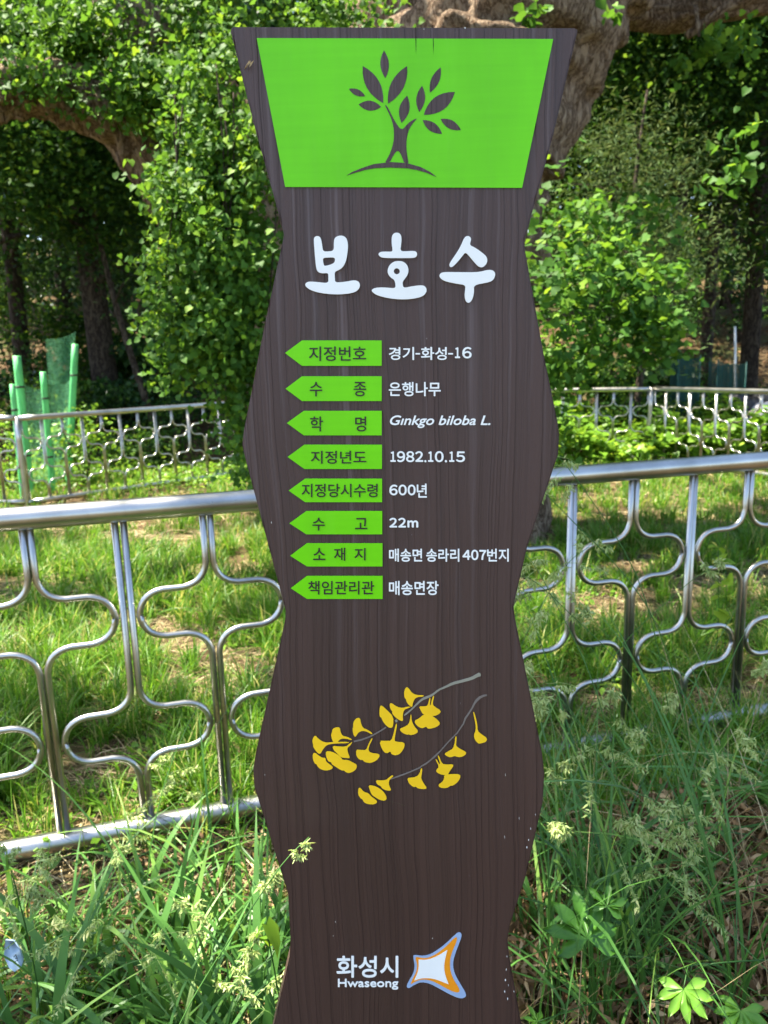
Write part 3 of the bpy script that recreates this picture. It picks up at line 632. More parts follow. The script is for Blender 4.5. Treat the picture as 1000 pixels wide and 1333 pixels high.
for gx_, gy_, q_ in [(-1.15, 2.75, .35), (-.65, 4.2, .4), (-2.2, 4.7, .45), (-.1, 3.3, .3), (-1.9, 3.1, .3), (2.0, 4.2, .55), (1.3, 3.6, .35), (-3.2, 7.0, .6)]: bl.append(((gx_ - 3.15, gy_ + .55, 7.2), (q_, q_, .25), 16, 14))  # small clumps added overhead to drop shade patches on the lawn
for gx_ in (2.0, 3.0, 4.2, 5.4): bl.append(((gx_ - 1.3, 7.95, 7.4), (.8, .7, .3), 44, 16))  # more clumps added out of view to shade the right limb
P = clumps(bl, spread=.2)
props(leaves('crown', P, T_KITE, .17, M['ginkgo'], tree, up=1.0), kind='stuff')
# low ginkgo sprays that hang beside the trunk on the right
def B(px, py, D, rx, ry, dz, nc, k): # an ellipsoid of foliage seen at a place of the view
    s = D / FPX; return (at(px, py, D), (rx * s, dz, ry * s), nc, k)
P = clumps([B(752, 320, 5.4, 55, 50, .35, 36, 14), B(790, 380, 5.2, 90, 70, .4, 95, 16), B(715, 420, 5.0, 30, 90, .25, 40, 14), B(740, 455, 5.2, 65, 45, .4, 80, 14), B(835, 300, 6.0, 50, 60, .5, 20, 12), B(775, 275, 5.8, 45, 25, .3, 10, 12), B(845, 430, 5.4, 50, 45, .3, 44, 14),
            B(700, 570, 5.4, 28, 60, .3, 24, 12), B(725, 330, 5.2, 40, 110, .3, 30, 12)], spread=.085)
props(leaves('low_foliage', P, T_FAN, .058, M['ginkgo'], tree, up=.8, droop=.5, normal=np.array([-.05, -.3, 0])), kind='stuff')
P = clumps([B(762, 92, 5.6, 12, 6, .06, 2, 6), B(790, 15, 6, 10, 8, .1, 2, 6), B(690, 22, 6.0, 16, 10, .1, 4, 8), B(940, 60, 7, 60, 20, .5, 14, 10), B(960, 190, 5.6, 45, 60, .4, 12, 8)], spread=.06)
props(leaves('low_foliage', P, T_BROAD, .07, M['ginkgo'], tree, up=.6, droop=.6), kind='stuff')

# ---------------------------------------------------------------- ivy over the trunk
iv = empty('ivy_plant', tuple(at(300, 640, 5.6) * np.array([1, 1, 0]) + np.array([0, 0, -.15])), 'climbing ivy curtain covering the old trunk and hanging down beside the brown sign', 'ivy')
blobs = [B(255, 60, 5.7, 75, 75, .35, 95, 18), B(290, 150, 5.3, 75, 80, .4, 120, 18), B(270, 260, 5.1, 75, 80, .45, 130, 20), B(290, 350, 5.0, 80, 75, .45, 130, 20), B(285, 440, 5.0, 72, 65, .4, 110, 18), B(325, 520, 5.0, 50, 60, .35, 60, 16),
         B(340, 590, 5.0, 38, 45, .3, 40, 14), B(110, 45, 5.8, 130, 38, .4, 100, 17), B(60, 20, 5.6, 90, 45, .5, 90, 16), B(150, 118, 5.5, 60, 26, .2, 34, 14), B(45, 100, 5.45, 70, 20, .2, 34, 13), B(420, 15, 5.6, 110, 25, .3, 50, 14), B(205, 130, 5.5, 45, 60, .2, 50, 14),
         B(345, 200, 5.0, 30, 90, .25, 60, 14), B(215, 390, 5.0, 25, 60, .25, 26, 14), B(225, 470, 4.9, 18, 35, .2, 12, 12)]
P = clumps([(c_, r_, int(n_ * .85), int(k_ * 1.6)) for c_, r_, n_, k_ in blobs], spread=.078)
keep = RNG.permutation(len(P)); P = P[keep]
props(leaves('foliage', P, T_BROAD, .041, M['ivy'], iv, up=.55, droop=.8, normal=np.array([-.15, -.5, 0])), kind='stuff')
for k in range(9):
    x0 = random.uniform(215, 350); y0 = random.uniform(40, 220)
    tube_obj('stem', spline([at(x0, y0, 5.0), at(x0 + random.uniform(-12, 15), y0 + 100, 4.9), at(x0 + random.uniform(-15, 25), y0 + random.uniform(180, 300), 4.85)], 12), [.005] * 8 + [.004, .003, .003, .002], M['bark_dark'], iv, 6)

# ---------------------------------------------------------------- woodland behind
def forest_tree(x, y, h, r, cr, label, lean=(0, 0), low=.25, nl=80, k=80, size=.13, m='forest', tm=T_KITE, seed=0, cat='tree', bark_='bark_dark'):
    rg = np.random.default_rng(seed); z0 = float(gz(x, y)) - .1
    t = empty('forest_tree', (x, y, z0), label, cat, 'trees of the wood behind the fences')
    top = np.array([x + lean[0] * h, y + lean[1] * h, z0 + h])
    P = spline([(x, y, z0), (x + lean[0] * h * .3 + rg.normal() * .1, y, z0 + h * .35), (x + lean[0] * h * .65 + rg.normal() * .2, y, z0 + h * .7), top], 16)
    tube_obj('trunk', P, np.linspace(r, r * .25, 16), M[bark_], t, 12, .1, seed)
    nb = 7
    for j in range(nb):
        f = .3 + .6 * j / nb; p = P[int(f * 15)]; a = rg.random() * 6.283; L = cr * (.5 + .4 * rg.random())
        q = p + np.array([math.cos(a) * L, math.sin(a) * L, L * .35])
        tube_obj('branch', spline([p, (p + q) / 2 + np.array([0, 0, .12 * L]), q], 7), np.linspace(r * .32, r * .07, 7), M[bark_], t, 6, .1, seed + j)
    cc = np.array([x + lean[0] * h * .6, y, z0 + h * (low + 1) / 2])
    P = clumps([(cc, (cr, cr, h * (1 - low) / 2), nl, k)], rg, spread=.33)
    P = P[P[:, 2] > gz(P[:, 0], P[:, 1]) + .3]
    V, F, rr = leaf_geo(P, tm, size, up=.9, droop=.5, rng=rg)
    props(link('crown', np_mesh('crown', V - np.array(t.location), [F], rr), M[m], t), kind='stuff')
    return t
def X(px, D): return float(at(px, 480, D)[0])
FT = [ # px, D, height, radius, crown radius, label, lean, low, mat
    (138, 15.5, 11, .30, 2.6, 'dark thick forest trunk standing straight behind the steel fence, left of the ivy', (0, 0), .22, 'forest_b'),
    (205, 14.2, 8, .07, 1.5, 'thin pale leaning trunk just beside the dark thick forest trunk', (-.22, 0), .45, 'forest'),
    (30, 17, 12, .20, 3.0, 'leafy forest tree directly behind the green tree guard', (0, 0), .16, 'forest_b'),
    (-60, 15, 12, .22, 3.0, 'forest tree at the outer edge past the tree guard', (0, 0), .12, 'forest'),
    (90, 20, 13, .22, 3.2, 'tall bluish green tree rising under the low ginkgo limb', (0, 0), .12, 'forest_b'),
    (172, 21, 12, .13, 2.6, 'slim forest tree showing between dark trunk and ivy', (0.03, 0), .3, 'forest'),
    (235, 22, 13, .15, 3.0, 'forest tree showing through the edge of the ivy', (0, 0), .2, 'forest_b'),
    (790, 16, 11, .14, 2.4, 'slender tree behind the low ginkgo leaves beside the sign', (.02, 0), .25, 'forest'),
    (868, 14.5, 9, .15, 1.5, 'dark bare stemmed tree in the deep shade of the right wood', (.01, 0), .5, 'forest'),
    (918, 17, 12, .14, 2.3, 'thin straight tree above the sunny litter bank', (0, 0), .3, 'forest'),
    (975, 15.5, 12, .20, 2.4, 'tree above the white pole with crown at the photo edge', (-.02, 0), .34, 'forest_b'),
    (1060, 14, 11, .22, 2.6, 'tree just past the photo edge behind the grey cloth', (0, 0), .25, 'forest'),
    (830, 23, 13, .2, 3.2, 'far tree deep in the right wood, behind the feathery conifer', (0, 0), .12, 'forest'),
    (940, 25, 13, .2, 3.4, 'far tree highest up the litter bank on the right', (0, 0), .15, 'forest'),
    (20, 27, 15, .25, 4.0, 'far tall tree filling the gap under the left ginkgo limb', (0, 0), .08, 'forest'),
    (160, 29, 15, .25, 4.0, 'far tall tree above and behind the dark thick forest trunk', (0, 0), .1, 'forest_b'),
    (300, 26, 15, .25, 4.0, 'far tree mostly hidden by the ivy covered trunk', (0, 0), .1, 'forest'),
    (700, 26, 15, .25, 4.0, 'far tree mostly hidden by the brown sign', (0, 0), .1, 'forest'),
    (1080, 24, 14, .25, 4.0, 'far tree at the right end of the wood', (0, 0), .1, 'forest_b'),
]
for i, (px, Dd, h, r, cr, lb, ln, low, mm) in enumerate(FT):
    far = Dd > 20
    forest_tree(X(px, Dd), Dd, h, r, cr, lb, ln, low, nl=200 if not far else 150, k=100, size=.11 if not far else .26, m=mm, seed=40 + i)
# feathery conifer on the right
forest_tree(X(838, 11.5) + .15, 12.6, 5.6, .07, 1.35, 'feathery grey green conifer hanging in the shade right of the ginkgo leaves', (.02, 0), .22, nl=110, k=110, size=.11, m='conifer', tm=T_NEEDLE, seed=90)
# background woodland that reads as one mass, on the hill
rg = np.random.default_rng(5); n = 70000
xs = rg.uniform(-26, 26, n); ys = rg.uniform(32, 44, n); zs = gz(xs, ys) + rg.random(n) ** .8 * 17
cut = vnoise(xs, zs, .35, 21) > .12; P = np.stack([xs, ys, zs], 1)[cut]
V, F, rr = leaf_geo(P, T_KITE, .55, up=.9, rng=rg)
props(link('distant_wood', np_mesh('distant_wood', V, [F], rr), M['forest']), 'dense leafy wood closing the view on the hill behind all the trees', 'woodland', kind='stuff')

# shrubs at the wood edge
def shrub(x, y, r, h, lb, nc=30, k=26, size=.08, m='cover', tm=T_OVATE, seed=0):
    rg = np.random.default_rng(seed + 300); z = float(gz(x, y)); t = empty('shrub', (x, y, z), lb, 'shrub', 'shrubs along the wood edge')
    for j in range(6):
        a = j * 1.05; tube_obj('stem', spline([(x, y, z - .05), (x + .3 * r * math.cos(a), y + .3 * r * math.sin(a), z + h * .45), (x + .7 * r * math.cos(a), y + .7 * r * math.sin(a), z + h * .85)], 7), np.linspace(.014, .004, 7), M['bark_dark'], t, 5)
    P = clumps([((x, y, z + h * .55), (r, r, h * .45), nc, k)], rg, spread=.12)
    V, F, rr = leaf_geo(P, tm, size, up=.9, rng=rg)
    props(link('foliage', np_mesh('foliage', V - np.array(t.location), [F], rr), M[m], t), kind='stuff')
for i, (px, Dd, r, h, lb, m) in enumerate([
    (95, 10.9, .55, 1.2, 'bright green bush right beside the tree guard behind the far fence', 'cover'),
    (-5, 10.6, .6, 1.0, 'low bush behind the green sleeved posts at the photo edge', 'cover'),
    (200, 12.4, .6, .7, 'small bush in half shade between dark trunk and ivy', 'forest'),
    (60, 13.2, .9, 1.5, 'dark green bush behind the tree guard net', 'forest'),
    (130, 12.3, .5, .55, 'low dark bush at the foot of the thick forest trunk', 'forest'),
    (870, 13.0, .7, .9, 'dark bush between the conifer and the teal nets', 'forest'),
    (935, 14.8, .5, .6, 'small sunlit bush on the litter bank below the straight tree', 'forest'),
    (990, 15.5, .6, .7, 'low bush behind the white pole', 'forest'),
    (790, 12.6, .8, 1.3, 'leafy bush behind the low ginkgo foliage', 'forest'),
    (25, 15.2, 1.1, 2.1, 'tall dark shrub in deep shade behind the green netting', 'forest_b'),
    (100, 16.8, 1.2, 2.2, 'dark shrub mass left of the thick forest trunk', 'forest'),
    (168, 17.0, 1.1, 2.0, 'dark shrub filling the gap beside the thin leaning trunk', 'forest'),
    (230, 16.0, 1.2, 2.3, 'dark shrub half hidden by the hanging ivy', 'forest_b'),
    (15, 19.0, 1.5, 3.2, 'large shaded shrub deep in the wood above the tree guard', 'forest'),
    (135, 20.0, 1.6, 3.0, 'large shaded shrub high up behind the thick forest trunk', 'forest_b'),
    (850, 19.5, 1.5, 3.0, 'large shaded shrub on top of the litter bank behind the conifer', 'forest'),
    (960, 20.5, 1.6, 3.2, 'large shaded shrub high on the bank behind the straight tree', 'forest_b'),
    (765, 13.4, 1.0, 1.9, 'broad dark bush between the sign and the conifer behind the far fence', 'forest'),
    (845, 14.3, 1.0, 1.6, 'dark bush at the foot of the bank behind the hanging ginkgo leaves', 'forest_b'),
    (70, 14.4, 1.0, 1.5, 'dark bush low between the tree guard net and the thick trunk', 'forest'),
    (175, 15.0, 1.0, 1.4, 'dark low bush beneath the leaning thin trunk', 'forest_b'),
    (225, 13.4, .8, 1.2, 'dark bush touching the hanging ivy edge above the far fence', 'forest'),
    (905, 16.2, .8, 1.1, 'rounded dark shrub on the bank above the teal net', 'forest'),
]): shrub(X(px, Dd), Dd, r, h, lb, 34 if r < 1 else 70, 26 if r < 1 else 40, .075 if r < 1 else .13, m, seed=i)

# leaf litter on the bank
rg = np.random.default_rng(8); n = 26000
xs = rg.uniform(-11, 11, n); ys = 12 + 12 * rg.random(n) ** 1.4
P = np.stack([xs, ys, gz(xs, ys) + .015], 1)
V, F, rr = leaf_geo(P, T_KITE, .10, up=2.6, droop=0, rng=rg)
props(link('leaf_litter', np_mesh('leaf_litter', V, [F], rr), M['litter']), 'brown fallen leaves covering the shady bank under the wood', 'leaf litter', kind='stuff')

# ---------------------------------------------------------------- broad leaved ground cover behind and inside the far right fence
rg = np.random.default_rng(12); n = 9000
xs = rg.uniform(1.6, 7.0, n); ys = rg.uniform(9.6, 13.2, n); hh = .25 + .62 * vnoise(xs, ys, 1.6, 30)
k_ = (ys > 10.9 - .25 * (xs - 3.5)); xs, ys, hh = xs[k_], ys[k_], hh[k_]
P = np.stack([xs, ys, gz(xs, ys) + hh * rg.random(len(xs)) ** .5 * 1.2], 1)
V, F, rr = leaf_geo(P, T_BROAD, .12, up=1.6, rng=rg)
props(link('ground_cover', np_mesh('ground_cover', V, [F], rr), M['cover']), 'bright broad-leaved plants growing behind the far right fence', 'ground cover', kind='stuff')
n = 4200; xs = rg.uniform(-6.5, -1.8, n); ys = rg.uniform(10.0, 12.3, n)
P = np.stack([xs, ys, gz(xs, ys) + .03 + .3 * rg.random(n) * vnoise(xs, ys, 1.7, 31)], 1)
V, F, rr = leaf_geo(P, T_OVATE, .07, up=1.6, rng=rg)
props(link('ground_cover', np_mesh('ground_cover', V, [F], rr), M['cover']), 'low sunlit weeds behind the far left fence', 'ground cover', kind='stuff')

# ---------------------------------------------------------------- green tree guard
tg0 = at(35, 560, 9.9); tgl = (float(tg0[0]), 9.9, float(gz(tg0[0], 9.9)))
tg = empty('tree_guard', tgl, 'green sleeved posts with green netting guarding a young tree behind the fence', 'tree guard')
posts = [(16, 500, 12, 9.6, 24, .042), (22, 463, 30, 9.9, 34, .062), (56, 484, 60, 10.3, 64, .05), (98, 448, 88, 10.8, 84, .055)]
PT = []
for x0, y0, xm, Dd, xb, r in posts:
    top = at(x0, y0, Dd); b = at(xb, 600, Dd); b[2] = gz(b[0], Dd) - .1
    pp = spline([b, (top + b) / 2, top], 8); PT.append((b, top))
    r *= .82; tube_obj('post', pp, [r] * 7 + [r * .96], M['postgreen'], tg, 14)
    for f in (.35, .8):
        q = b + (top - b) * f; tube_obj('tie', [q - np.array([0, 0, .012]), q + np.array([0, 0, .012])], r * 1.12, M['dark'], tg, 12)
def net(p00, p10, p01, p11, nu, nv, parent, r=.0012, sag=.06, mt='net'):
    parts = []; f = lambda u, v: (np.array(p00) * (1 - u) + np.array(p10) * u) * (1 - v) + (np.array(p01) * (1 - u) + np.array(p11) * u) * v + np.array([0, sag * math.sin(u * 3.14), -sag * math.sin(u * 3.14) * v])
    for i in range(nu + 1): parts.append(tube_geo([f(i / nu, j / 8) for j in range(9)], r, 3, cap=False))
    for j in range(nv + 1): parts.append(tube_geo([f(i / 8, j / nv) for i in range(9)], r, 3, cap=False))
    V, F = merge(parts)
    return props(link('net', np_mesh('net', V - np.array(parent.location), F), M[mt], parent), kind='stuff')
zz = lambda p, z: np.array([p[0], p[1], p[2] + z])
net(zz(PT[1][0], .3), zz(PT[2][0], .3), at(28, 498, 9.9), at(58, 505, 10.3), 26, 40, tg)
net(zz(PT[2][0], .25), zz(PT[3][0], .25), at(60, 492, 10.3), at(92, 496, 10.8), 26, 44, tg)
net(zz(PT[0][0], .3), zz(PT[1][0], .3), at(16, 515, 9.6), at(24, 510, 9.9), 10, 40, tg)
net(at(64, 500, 10.9), at(92, 496, 10.9), at(60, 442, 10.9), at(98, 433, 10.9), 16, 26, tg, sag=.03)

# ---------------------------------------------------------------- nets, sheet, bag and pole on the right
def cloth(nm, ctr, sx, sy, h, m, lb, cat, seed, folds=9, lean=0.0):
    """a heap draped with cloth: a closed skirted mound with folds"""
    rg = np.random.default_rng(seed); na, nr = 56, 16; V = []
    base = float(gz(ctr[0], ctr[1]))
    for j in range(nr + 1):
        f = j / nr
        for i in range(na):
            a = 2 * math.pi * i / na
            w = 1 + (.10 + .10 * f) * math.sin(folds * a + 2.0 * math.sin(3 * a + seed)) * f + .12 * (vnoise(math.cos(a) * 2 + seed, math.sin(a) * 2 + f * 2, 1.4, 40) - .5)
            rad = (.30 + .70 * f ** .75) * w if j else .0
            z = h * (1 - f ** 1.8) * (1 + .22 * (vnoise(math.cos(a) * 1.7 + seed * 2, math.sin(a) * 1.7, 1.1, 41) - .5))
            V.append((ctr[0] + rad * sx * math.cos(a) + lean * z, ctr[1] + rad * sy * math.sin(a), base + z - (.02 if j == nr else 0)))
    V = np.array(V); i = np.arange(nr)[:, None] * na; j = np.arange(na)[None]
    F = np.stack([i + j, i + na + j, i + na + (j + 1) % na, i + (j + 1) % na], -1).reshape(-1, 4)
    loc = np.array([ctr[0], ctr[1], base]); o = link(nm, np_mesh(nm, V - loc, [F], smooth=True), M[m]); o.location = loc
    return props(o, lb, cat)
c = at(955, 500, 13.0); cloth('black_sheet', (c[0] + .1, 12.6), .75, .5, 1.0, 'black', 'crumpled black plastic sheet over a heap beneath the white pole', 'plastic sheet', 3)
c = at(985, 520, 12.4); cloth('grey_cloth', (c[0] + .15, 12.2), .5, .45, .80, 'greycloth', 'weathered grey cloth draped in folds at the photo edge behind the far fence', 'cloth', 5, 7)
def netbox(px0, px1, pt, Dd, lb, seed):
    p = at((px0 + px1) / 2, 520, Dd); z0 = float(gz(p[0], Dd)) - .02; root = empty('net_enclosure', (p[0], Dd, z0), lb, 'net', 'dark green nets on stakes at the foot of the bank')
    a0, a1 = at(px0, pt, Dd), at(px1, pt + 3, Dd); b0, b1 = a0.copy(), a1.copy(); b0[2] = b1[2] = z0
    for q0, q1 in ((b0, a0), (b1, a1)): tube_obj('stake', [q0, (q0 + q1) / 2, q1 + np.array([0, 0, .03])], .012, M['teal'], root, 8)
    for dy in (0, .35):
        o = np.array([0, dy, 0]); net(b0 + o, b1 + o, a0 + o, a1 + o, 60, 60, root, .0030, .05, 'teal')
netbox(884, 912, 462, 12.8, 'small square dark teal net panel above the pale blue bag', 1)
netbox(935, 972, 470, 13.0, 'wide dark teal net panel next to the black sheet under the pole', 2)
c = at(903, 500, 12.4); b = cloth('plastic_bag', (c[0], 12.4), .17, .14, .42, 'bluebag', 'crumpled pale blue plastic bag in front of the dark teal net', 'bag', 8, 5, .1)
pb = at(965, 475, 13.6); pt = at(957, 425, 13.6); pb[2] = gz(pb[0], 13.6) - .1
po = tube_obj('thin_pole', [pb, (pb + pt) / 2, pt], .02, M['polewhite'], None, 10); props(po, 'thin white pole standing at a slight tilt before the litter bank', 'pole')

# ---------------------------------------------------------------- grass
def visible(x, y, m=.35): return np.abs(x) < .56 * y + m
def grass_field(name, n, ylo, yhi, h0, w0, m, label, seed, dens=None, k=3, leanm=.45, pw=1.0):
    rg = np.random.default_rng(seed); y = ylo + (yhi - ylo) * rg.random(n) ** pw; x = rg.uniform(-1, 1, n) * (.56 * y + .35)
    # tufts: pull the blades to tuft centres
    cell = .085 + .025 * y; cx = (np.floor(x / cell) + .5) * cell; cy = (np.floor(y / cell) + .5) * cell
    jx = (vnoise(cx, cy, 23.7, 61) - .5) * cell * 1.6; jy = (vnoise(cx, cy, 19.3, 62) - .5) * cell * 1.6
    pull = .55; x = x + (cx + jx - x) * pull; y = y + (cy + jy - y) * pull
    dn = .65 * vnoise(x, y, 2.1, seed) + .35 * vnoise(x, y, 6.5, seed + 1)
    keep = rg.random(n) < sst((dn - (dens if dens else .30)) / .20); 
    fy = 2.09 + .291 * (x + 1.11); keep &= ~((x < .1) & (y - fy > -.30) & (y - fy < .06) & (rg.random(n) < .85))
    keep &= np.hypot((x - TC[0]) / 1.2, (y - TC[1]) / 1.2) > 1
    x, y, dn = x[keep], y[keep], dn[keep]; n = len(x)
    far = 1 + np.maximum(0, y - 3) * .16
    h = h0 * (.35 + .9 * rg.random(n)) * (.15 + 1.7 * dn) * (1 + .0 * y); w = w0 * (.7 + .6 * rg.random(n)) * far
    ang = rg.random(n) * 6.283 ; lean = np.abs(rg.normal(size=n)) * leanm; lean = np.minimum(lean, 1.1); dr = rg.random(n) * .45
    rv = np.clip(.42 + .30 * (vnoise(x, y, 1.5, seed + 5) - .5) + rg.normal(size=n) * .22, 0, .86); dead = rg.random(n) < .12; rv[dead] = .96
    V, F, r = blades(np.stack([x, y, gz(x, y) - .005], 1), h, w, ang, lean, dr, k, rg, rv)
    return props(link(name, np_mesh(name, V, [F], r), M[m]), label, 'grass', kind='stuff')
grass_field('grass', 90000, 2.0, 6.5, .21, .0056, 'grass', 'short fresh green grass inside the fence around the old tree', 21, dens=.33, pw=.9, leanm=.62, k=5)
grass_field('grass', 60000, 6.0, 13.0, .18, .0050, 'grass', 'sunlit grass far back beside the distant fence panels', 22, dens=.22)
grass_field('grass', 7000, 1.05, 2.5, .14, .0046, 'grass', 'thin green grass between the sign and the near fence', 23, dens=.30, k=4)
# dry straw lying between the grass
rg = np.random.default_rng(31)
def straw(n, ylo, yhi, L, w, seed, label, dens=.45):
    rg = np.random.default_rng(seed); y = rg.uniform(ylo, yhi, n); x = rg.uniform(-1, 1, n) * (.56 * y + .35)
    dn = .6 * vnoise(x, y, 2.1, seed % 3 + 21) + .4 * vnoise(x, y, 5.0, 77); keep = (rg.random(n) > sst((dn - dens) / .25)) & ~((x > .15) & (y < 2.2) & (rg.random(n) < .85)); x, y = x[keep], y[keep]; n = len(x)
    V, F, r = blades(np.stack([x, y, gz(x, y) + rg.random(n) * .02], 1), L * (.4 + rg.random(n)), w * (.7 + .6 * rg.random(n)) * (1 + np.maximum(0, y - 3) * .12), rg.random(n) * 6.283, np.full(n, 1.2), .22 + .06 * rg.random(n), 3, rg)
    props(link('dry_straw', np_mesh('dry_straw', V, [F], r), M['straw']), label, 'straw', kind='stuff')
straw(26000, 1.1, 6.0, .12, .0032, 51, 'dry tan straw lying on the soil between the grass tufts')
straw(16000, 6.0, 13.0, .16, .006, 52, 'dry straw on the ground far inside the fence')
# small weeds with broad leaves near the fence
rg = np.random.default_rng(41); n = 6500; y = rg.uniform(1.9, 6.5, n); x = rg.uniform(-1, 1, n) * (.56 * y + .3); kk = vnoise(x, y, 2.7, 70) > .6; x, y = x[kk], y[kk]
V, F, r = leaf_geo(np.stack([x, y, gz(x, y) + .03 + .06 * rg.random(len(x))], 1), T_OVATE, .035, up=1.6, rng=rg)
props(link('weeds', np_mesh('weeds', V, [F], r), M['cover']), 'little broad-leaved weeds scattered in the grass inside the fence', 'weeds', kind='stuff')

# long coarse blades in the foreground
def coarse(n, boxes, h0, w0, seed, label, lean=.5):
    rg = np.random.default_rng(seed); xs, ys = [], []
    for (x0, x1, y0, y1, f) in boxes:
        m_ = int(n * f); nt_ = max(3, m_ // 9); tx = rg.uniform(x0, x1, nt_); ty = rg.uniform(y0, y1, nt_); i = rg.integers(0, nt_, m_)
        xs.append(tx[i] + rg.normal(size=m_) * .018); ys.append(ty[i] + rg.normal(size=m_) * .018)
    x = np.concatenate(xs); y = np.concatenate(ys); fy = 2.09 + .291 * (x + 1.11); kk = ~((np.abs(x - .02) < .22) & (y < 1.10)) & ~((x < .1) & (y - fy > -.35)); x, y = x[kk], y[kk]; n = len(x)
    h = h0 * (.4 + .9 * rg.random(n)); w = w0 * (.5 + .9 * rg.random(n))
    V, F, r = blades(np.stack([x, y, gz(x, y) - .01], 1), h, w, rg.random(n) * 6.283, np.minimum(1.05, .15 + np.abs(rg.normal(size=n)) * lean), .1 + .7 * rg.random(n) ** 1.5, 9, rg)
    props(link('coarse_grass', np_mesh('coarse_grass', V, [F], r, smooth=True), M['grass_b']), label, 'grass', kind='stuff')
coarse(110, [(-.8, -.24, 1.12, 1.6, 1)], .46, .019, 68, 'a few broad pale green grass blades standing lower left of the sign', .35)
coarse(400, [(-.85, -.22, 1.12, 1.75, .7), (-1.1, -.5, 1.6, 2.0, .15), (-.3, -.16, 1.1, 1.4, .15)], .40, .016, 61, 'long arching blue green grass blades in the foreground left of the sign')
coarse(300, [(.24, .6, 1.15, 1.6, .12), (.5, 1.25, 1.55, 2.05, .5), (.2, .6, 1.5, 1.9, .20)], .58, .0135, 62, 'long arching grass blades in the foreground right of the sign')
coarse(170, [(.27, .75, 1.25, 1.75, .8), (-.9, -.3, 1.5, 1.9, .2)], .88, .0065, 67, 'tall thin grass blades rising in front of the near fence beside the sign', .35)
coarse(620, [(-1.3, -.2, 1.25, 2.2, .3), (.2, 1.5, 1.6, 2.15, .4)], .26, .0055, 63, 'thin tangled grass along the foot of the near fence', .7)
rg = np.random.default_rng(66); n = 130; x = rg.uniform(.2, 1.5, n); y = rg.uniform(1.2, 2.2, n)
V, F, r = blades(np.stack([x, y, gz(x, y)], 1), .35 + .5 * rg.random(n), np.full(n, .0022), rg.random(n) * 6.283, .2 + .8 * rg.random(n), .3 * rg.random(n), 7, rg)
props(link('dry_stalks', np_mesh('dry_stalks', V, [F], r), M['straw']), 'thin dry stalks tangled in the grass right of the sign', 'stalks', kind='stuff')
# heap of dry brown leaves at the lower right
rg = np.random.default_rng(71); n = 26000; x = rg.uniform(.22, 1.7, n); y = 1.12 + .95 * rg.random(n)
dn = vnoise(x, y, 3.2, 80); kk = rg.random(n) < sst((dn - .12) / .3) * sst((x - .12) / .25); x, y, dn = x[kk], y[kk], dn[kk]
P = np.stack([x, y, gz(x, y) + .20 * rg.random(len(x)) ** .7 * (.25 + dn) + .01], 1)
V, F, r = leaf_geo(P, T_DRY, .040, up=.2, droop=1.6, rng=rg)
props(link('dry_leaves', np_mesh('dry_leaves', V, [F], r), M['dry']), 'mat of curled dry brown leaves under the grass in the lower right', 'dry leaves', kind='stuff')
n = 1500; x = rg.uniform(-1.2, -.1, n); y = rg.uniform(1.2, 2.4, n)
V, F, r = leaf_geo(np.stack([x, y, gz(x, y) + .02], 1), T_DRY, .035, up=1.0, droop=.2, rng=rg)
props(link('dry_leaves', np_mesh('dry_leaves', V, [F], r), M['dry']), 'scattered dry leaves on the soil in the lower left', 'dry leaves', kind='stuff')

# ---------------------------------------------------------------- seed-bearing grass plants
def seedhead_mesh(seed, loose):
    rg = np.random.default_rng(seed); h = 1.0; parts = []; SP = []
    dx = .10 + .14 * rg.random()
    stem = spline([(0, 0, 0), (dx * .25, 0, .4), (dx * .7, .01, .75), (dx * 1.5, .02, .97), (dx * 1.5 + .07, .02, 1.03)], 22)
    tipx = float(stem[18][0])
    Vs, Fs = tube_geo(stem, np.linspace(.0017, .0007, 22), 5)
    nb = 8 if loose else 6
    for b in range(nb):
        i = 21 - int(b * (.8 if loose else .6)); p = stem[i]; a = b * 2.4 + rg.random(); L = (.014 + .008 * b) * (1.3 if loose else .35)
        d = np.array([math.cos(a) * .75 + .5, math.sin(a) * .75, .35 - .12 * b * (1 if loose else .3)]); d /= np.linalg.norm(d)
        q = p + d * L; 
        if b: parts.append(tube_geo([p, (p + q) / 2 + np.array([0, 0, .003]), q], .0005, 4))
        m = 26 + 5 * b
        f = rg.random((m, 1)) * .75 + .4; SP.append(p + (q - p) * f + rg.normal(size=(m, 3)) * .0021 + np.array([0, 0, -.004]) * f)
    P = np.concatenate(SP); V, F, r = leaf_geo(P, T_DRY, .0105, up=.1, droop=1.8, rng=rg)
    Vb, Fb = merge(parts + [(V, [F])]); r2 = np.concatenate([np.full(len(Vb) - len(V), .3), r])
    return np_mesh('stem', Vs, Fs, np.full(len(Vs), .45), True), np_mesh('seed_head', Vb, Fb, r2), tipx
SH = [seedhead_mesh(200 + i, i % 2 == 0) for i in range(8)]
for a_, b_, c_ in SH: a_.materials.append(M['grass_b']); b_.materials.append(M['seed'])
def blade_mesh(seed):
    rg = np.random.default_rng(seed); V, F, r = blades(np.array([[0, 0, .25]]), np.array([.42]), np.array([.0075]), np.array([rg.random() * 6.28]), np.array([.7]), np.array([.4]), 8, rg)
    return np_mesh('leaf', V, [F], r, True)
BM = [blade_mesh(300 + i) for i in range(5)]
for b_ in BM: b_.materials.append(M['grass_b'])
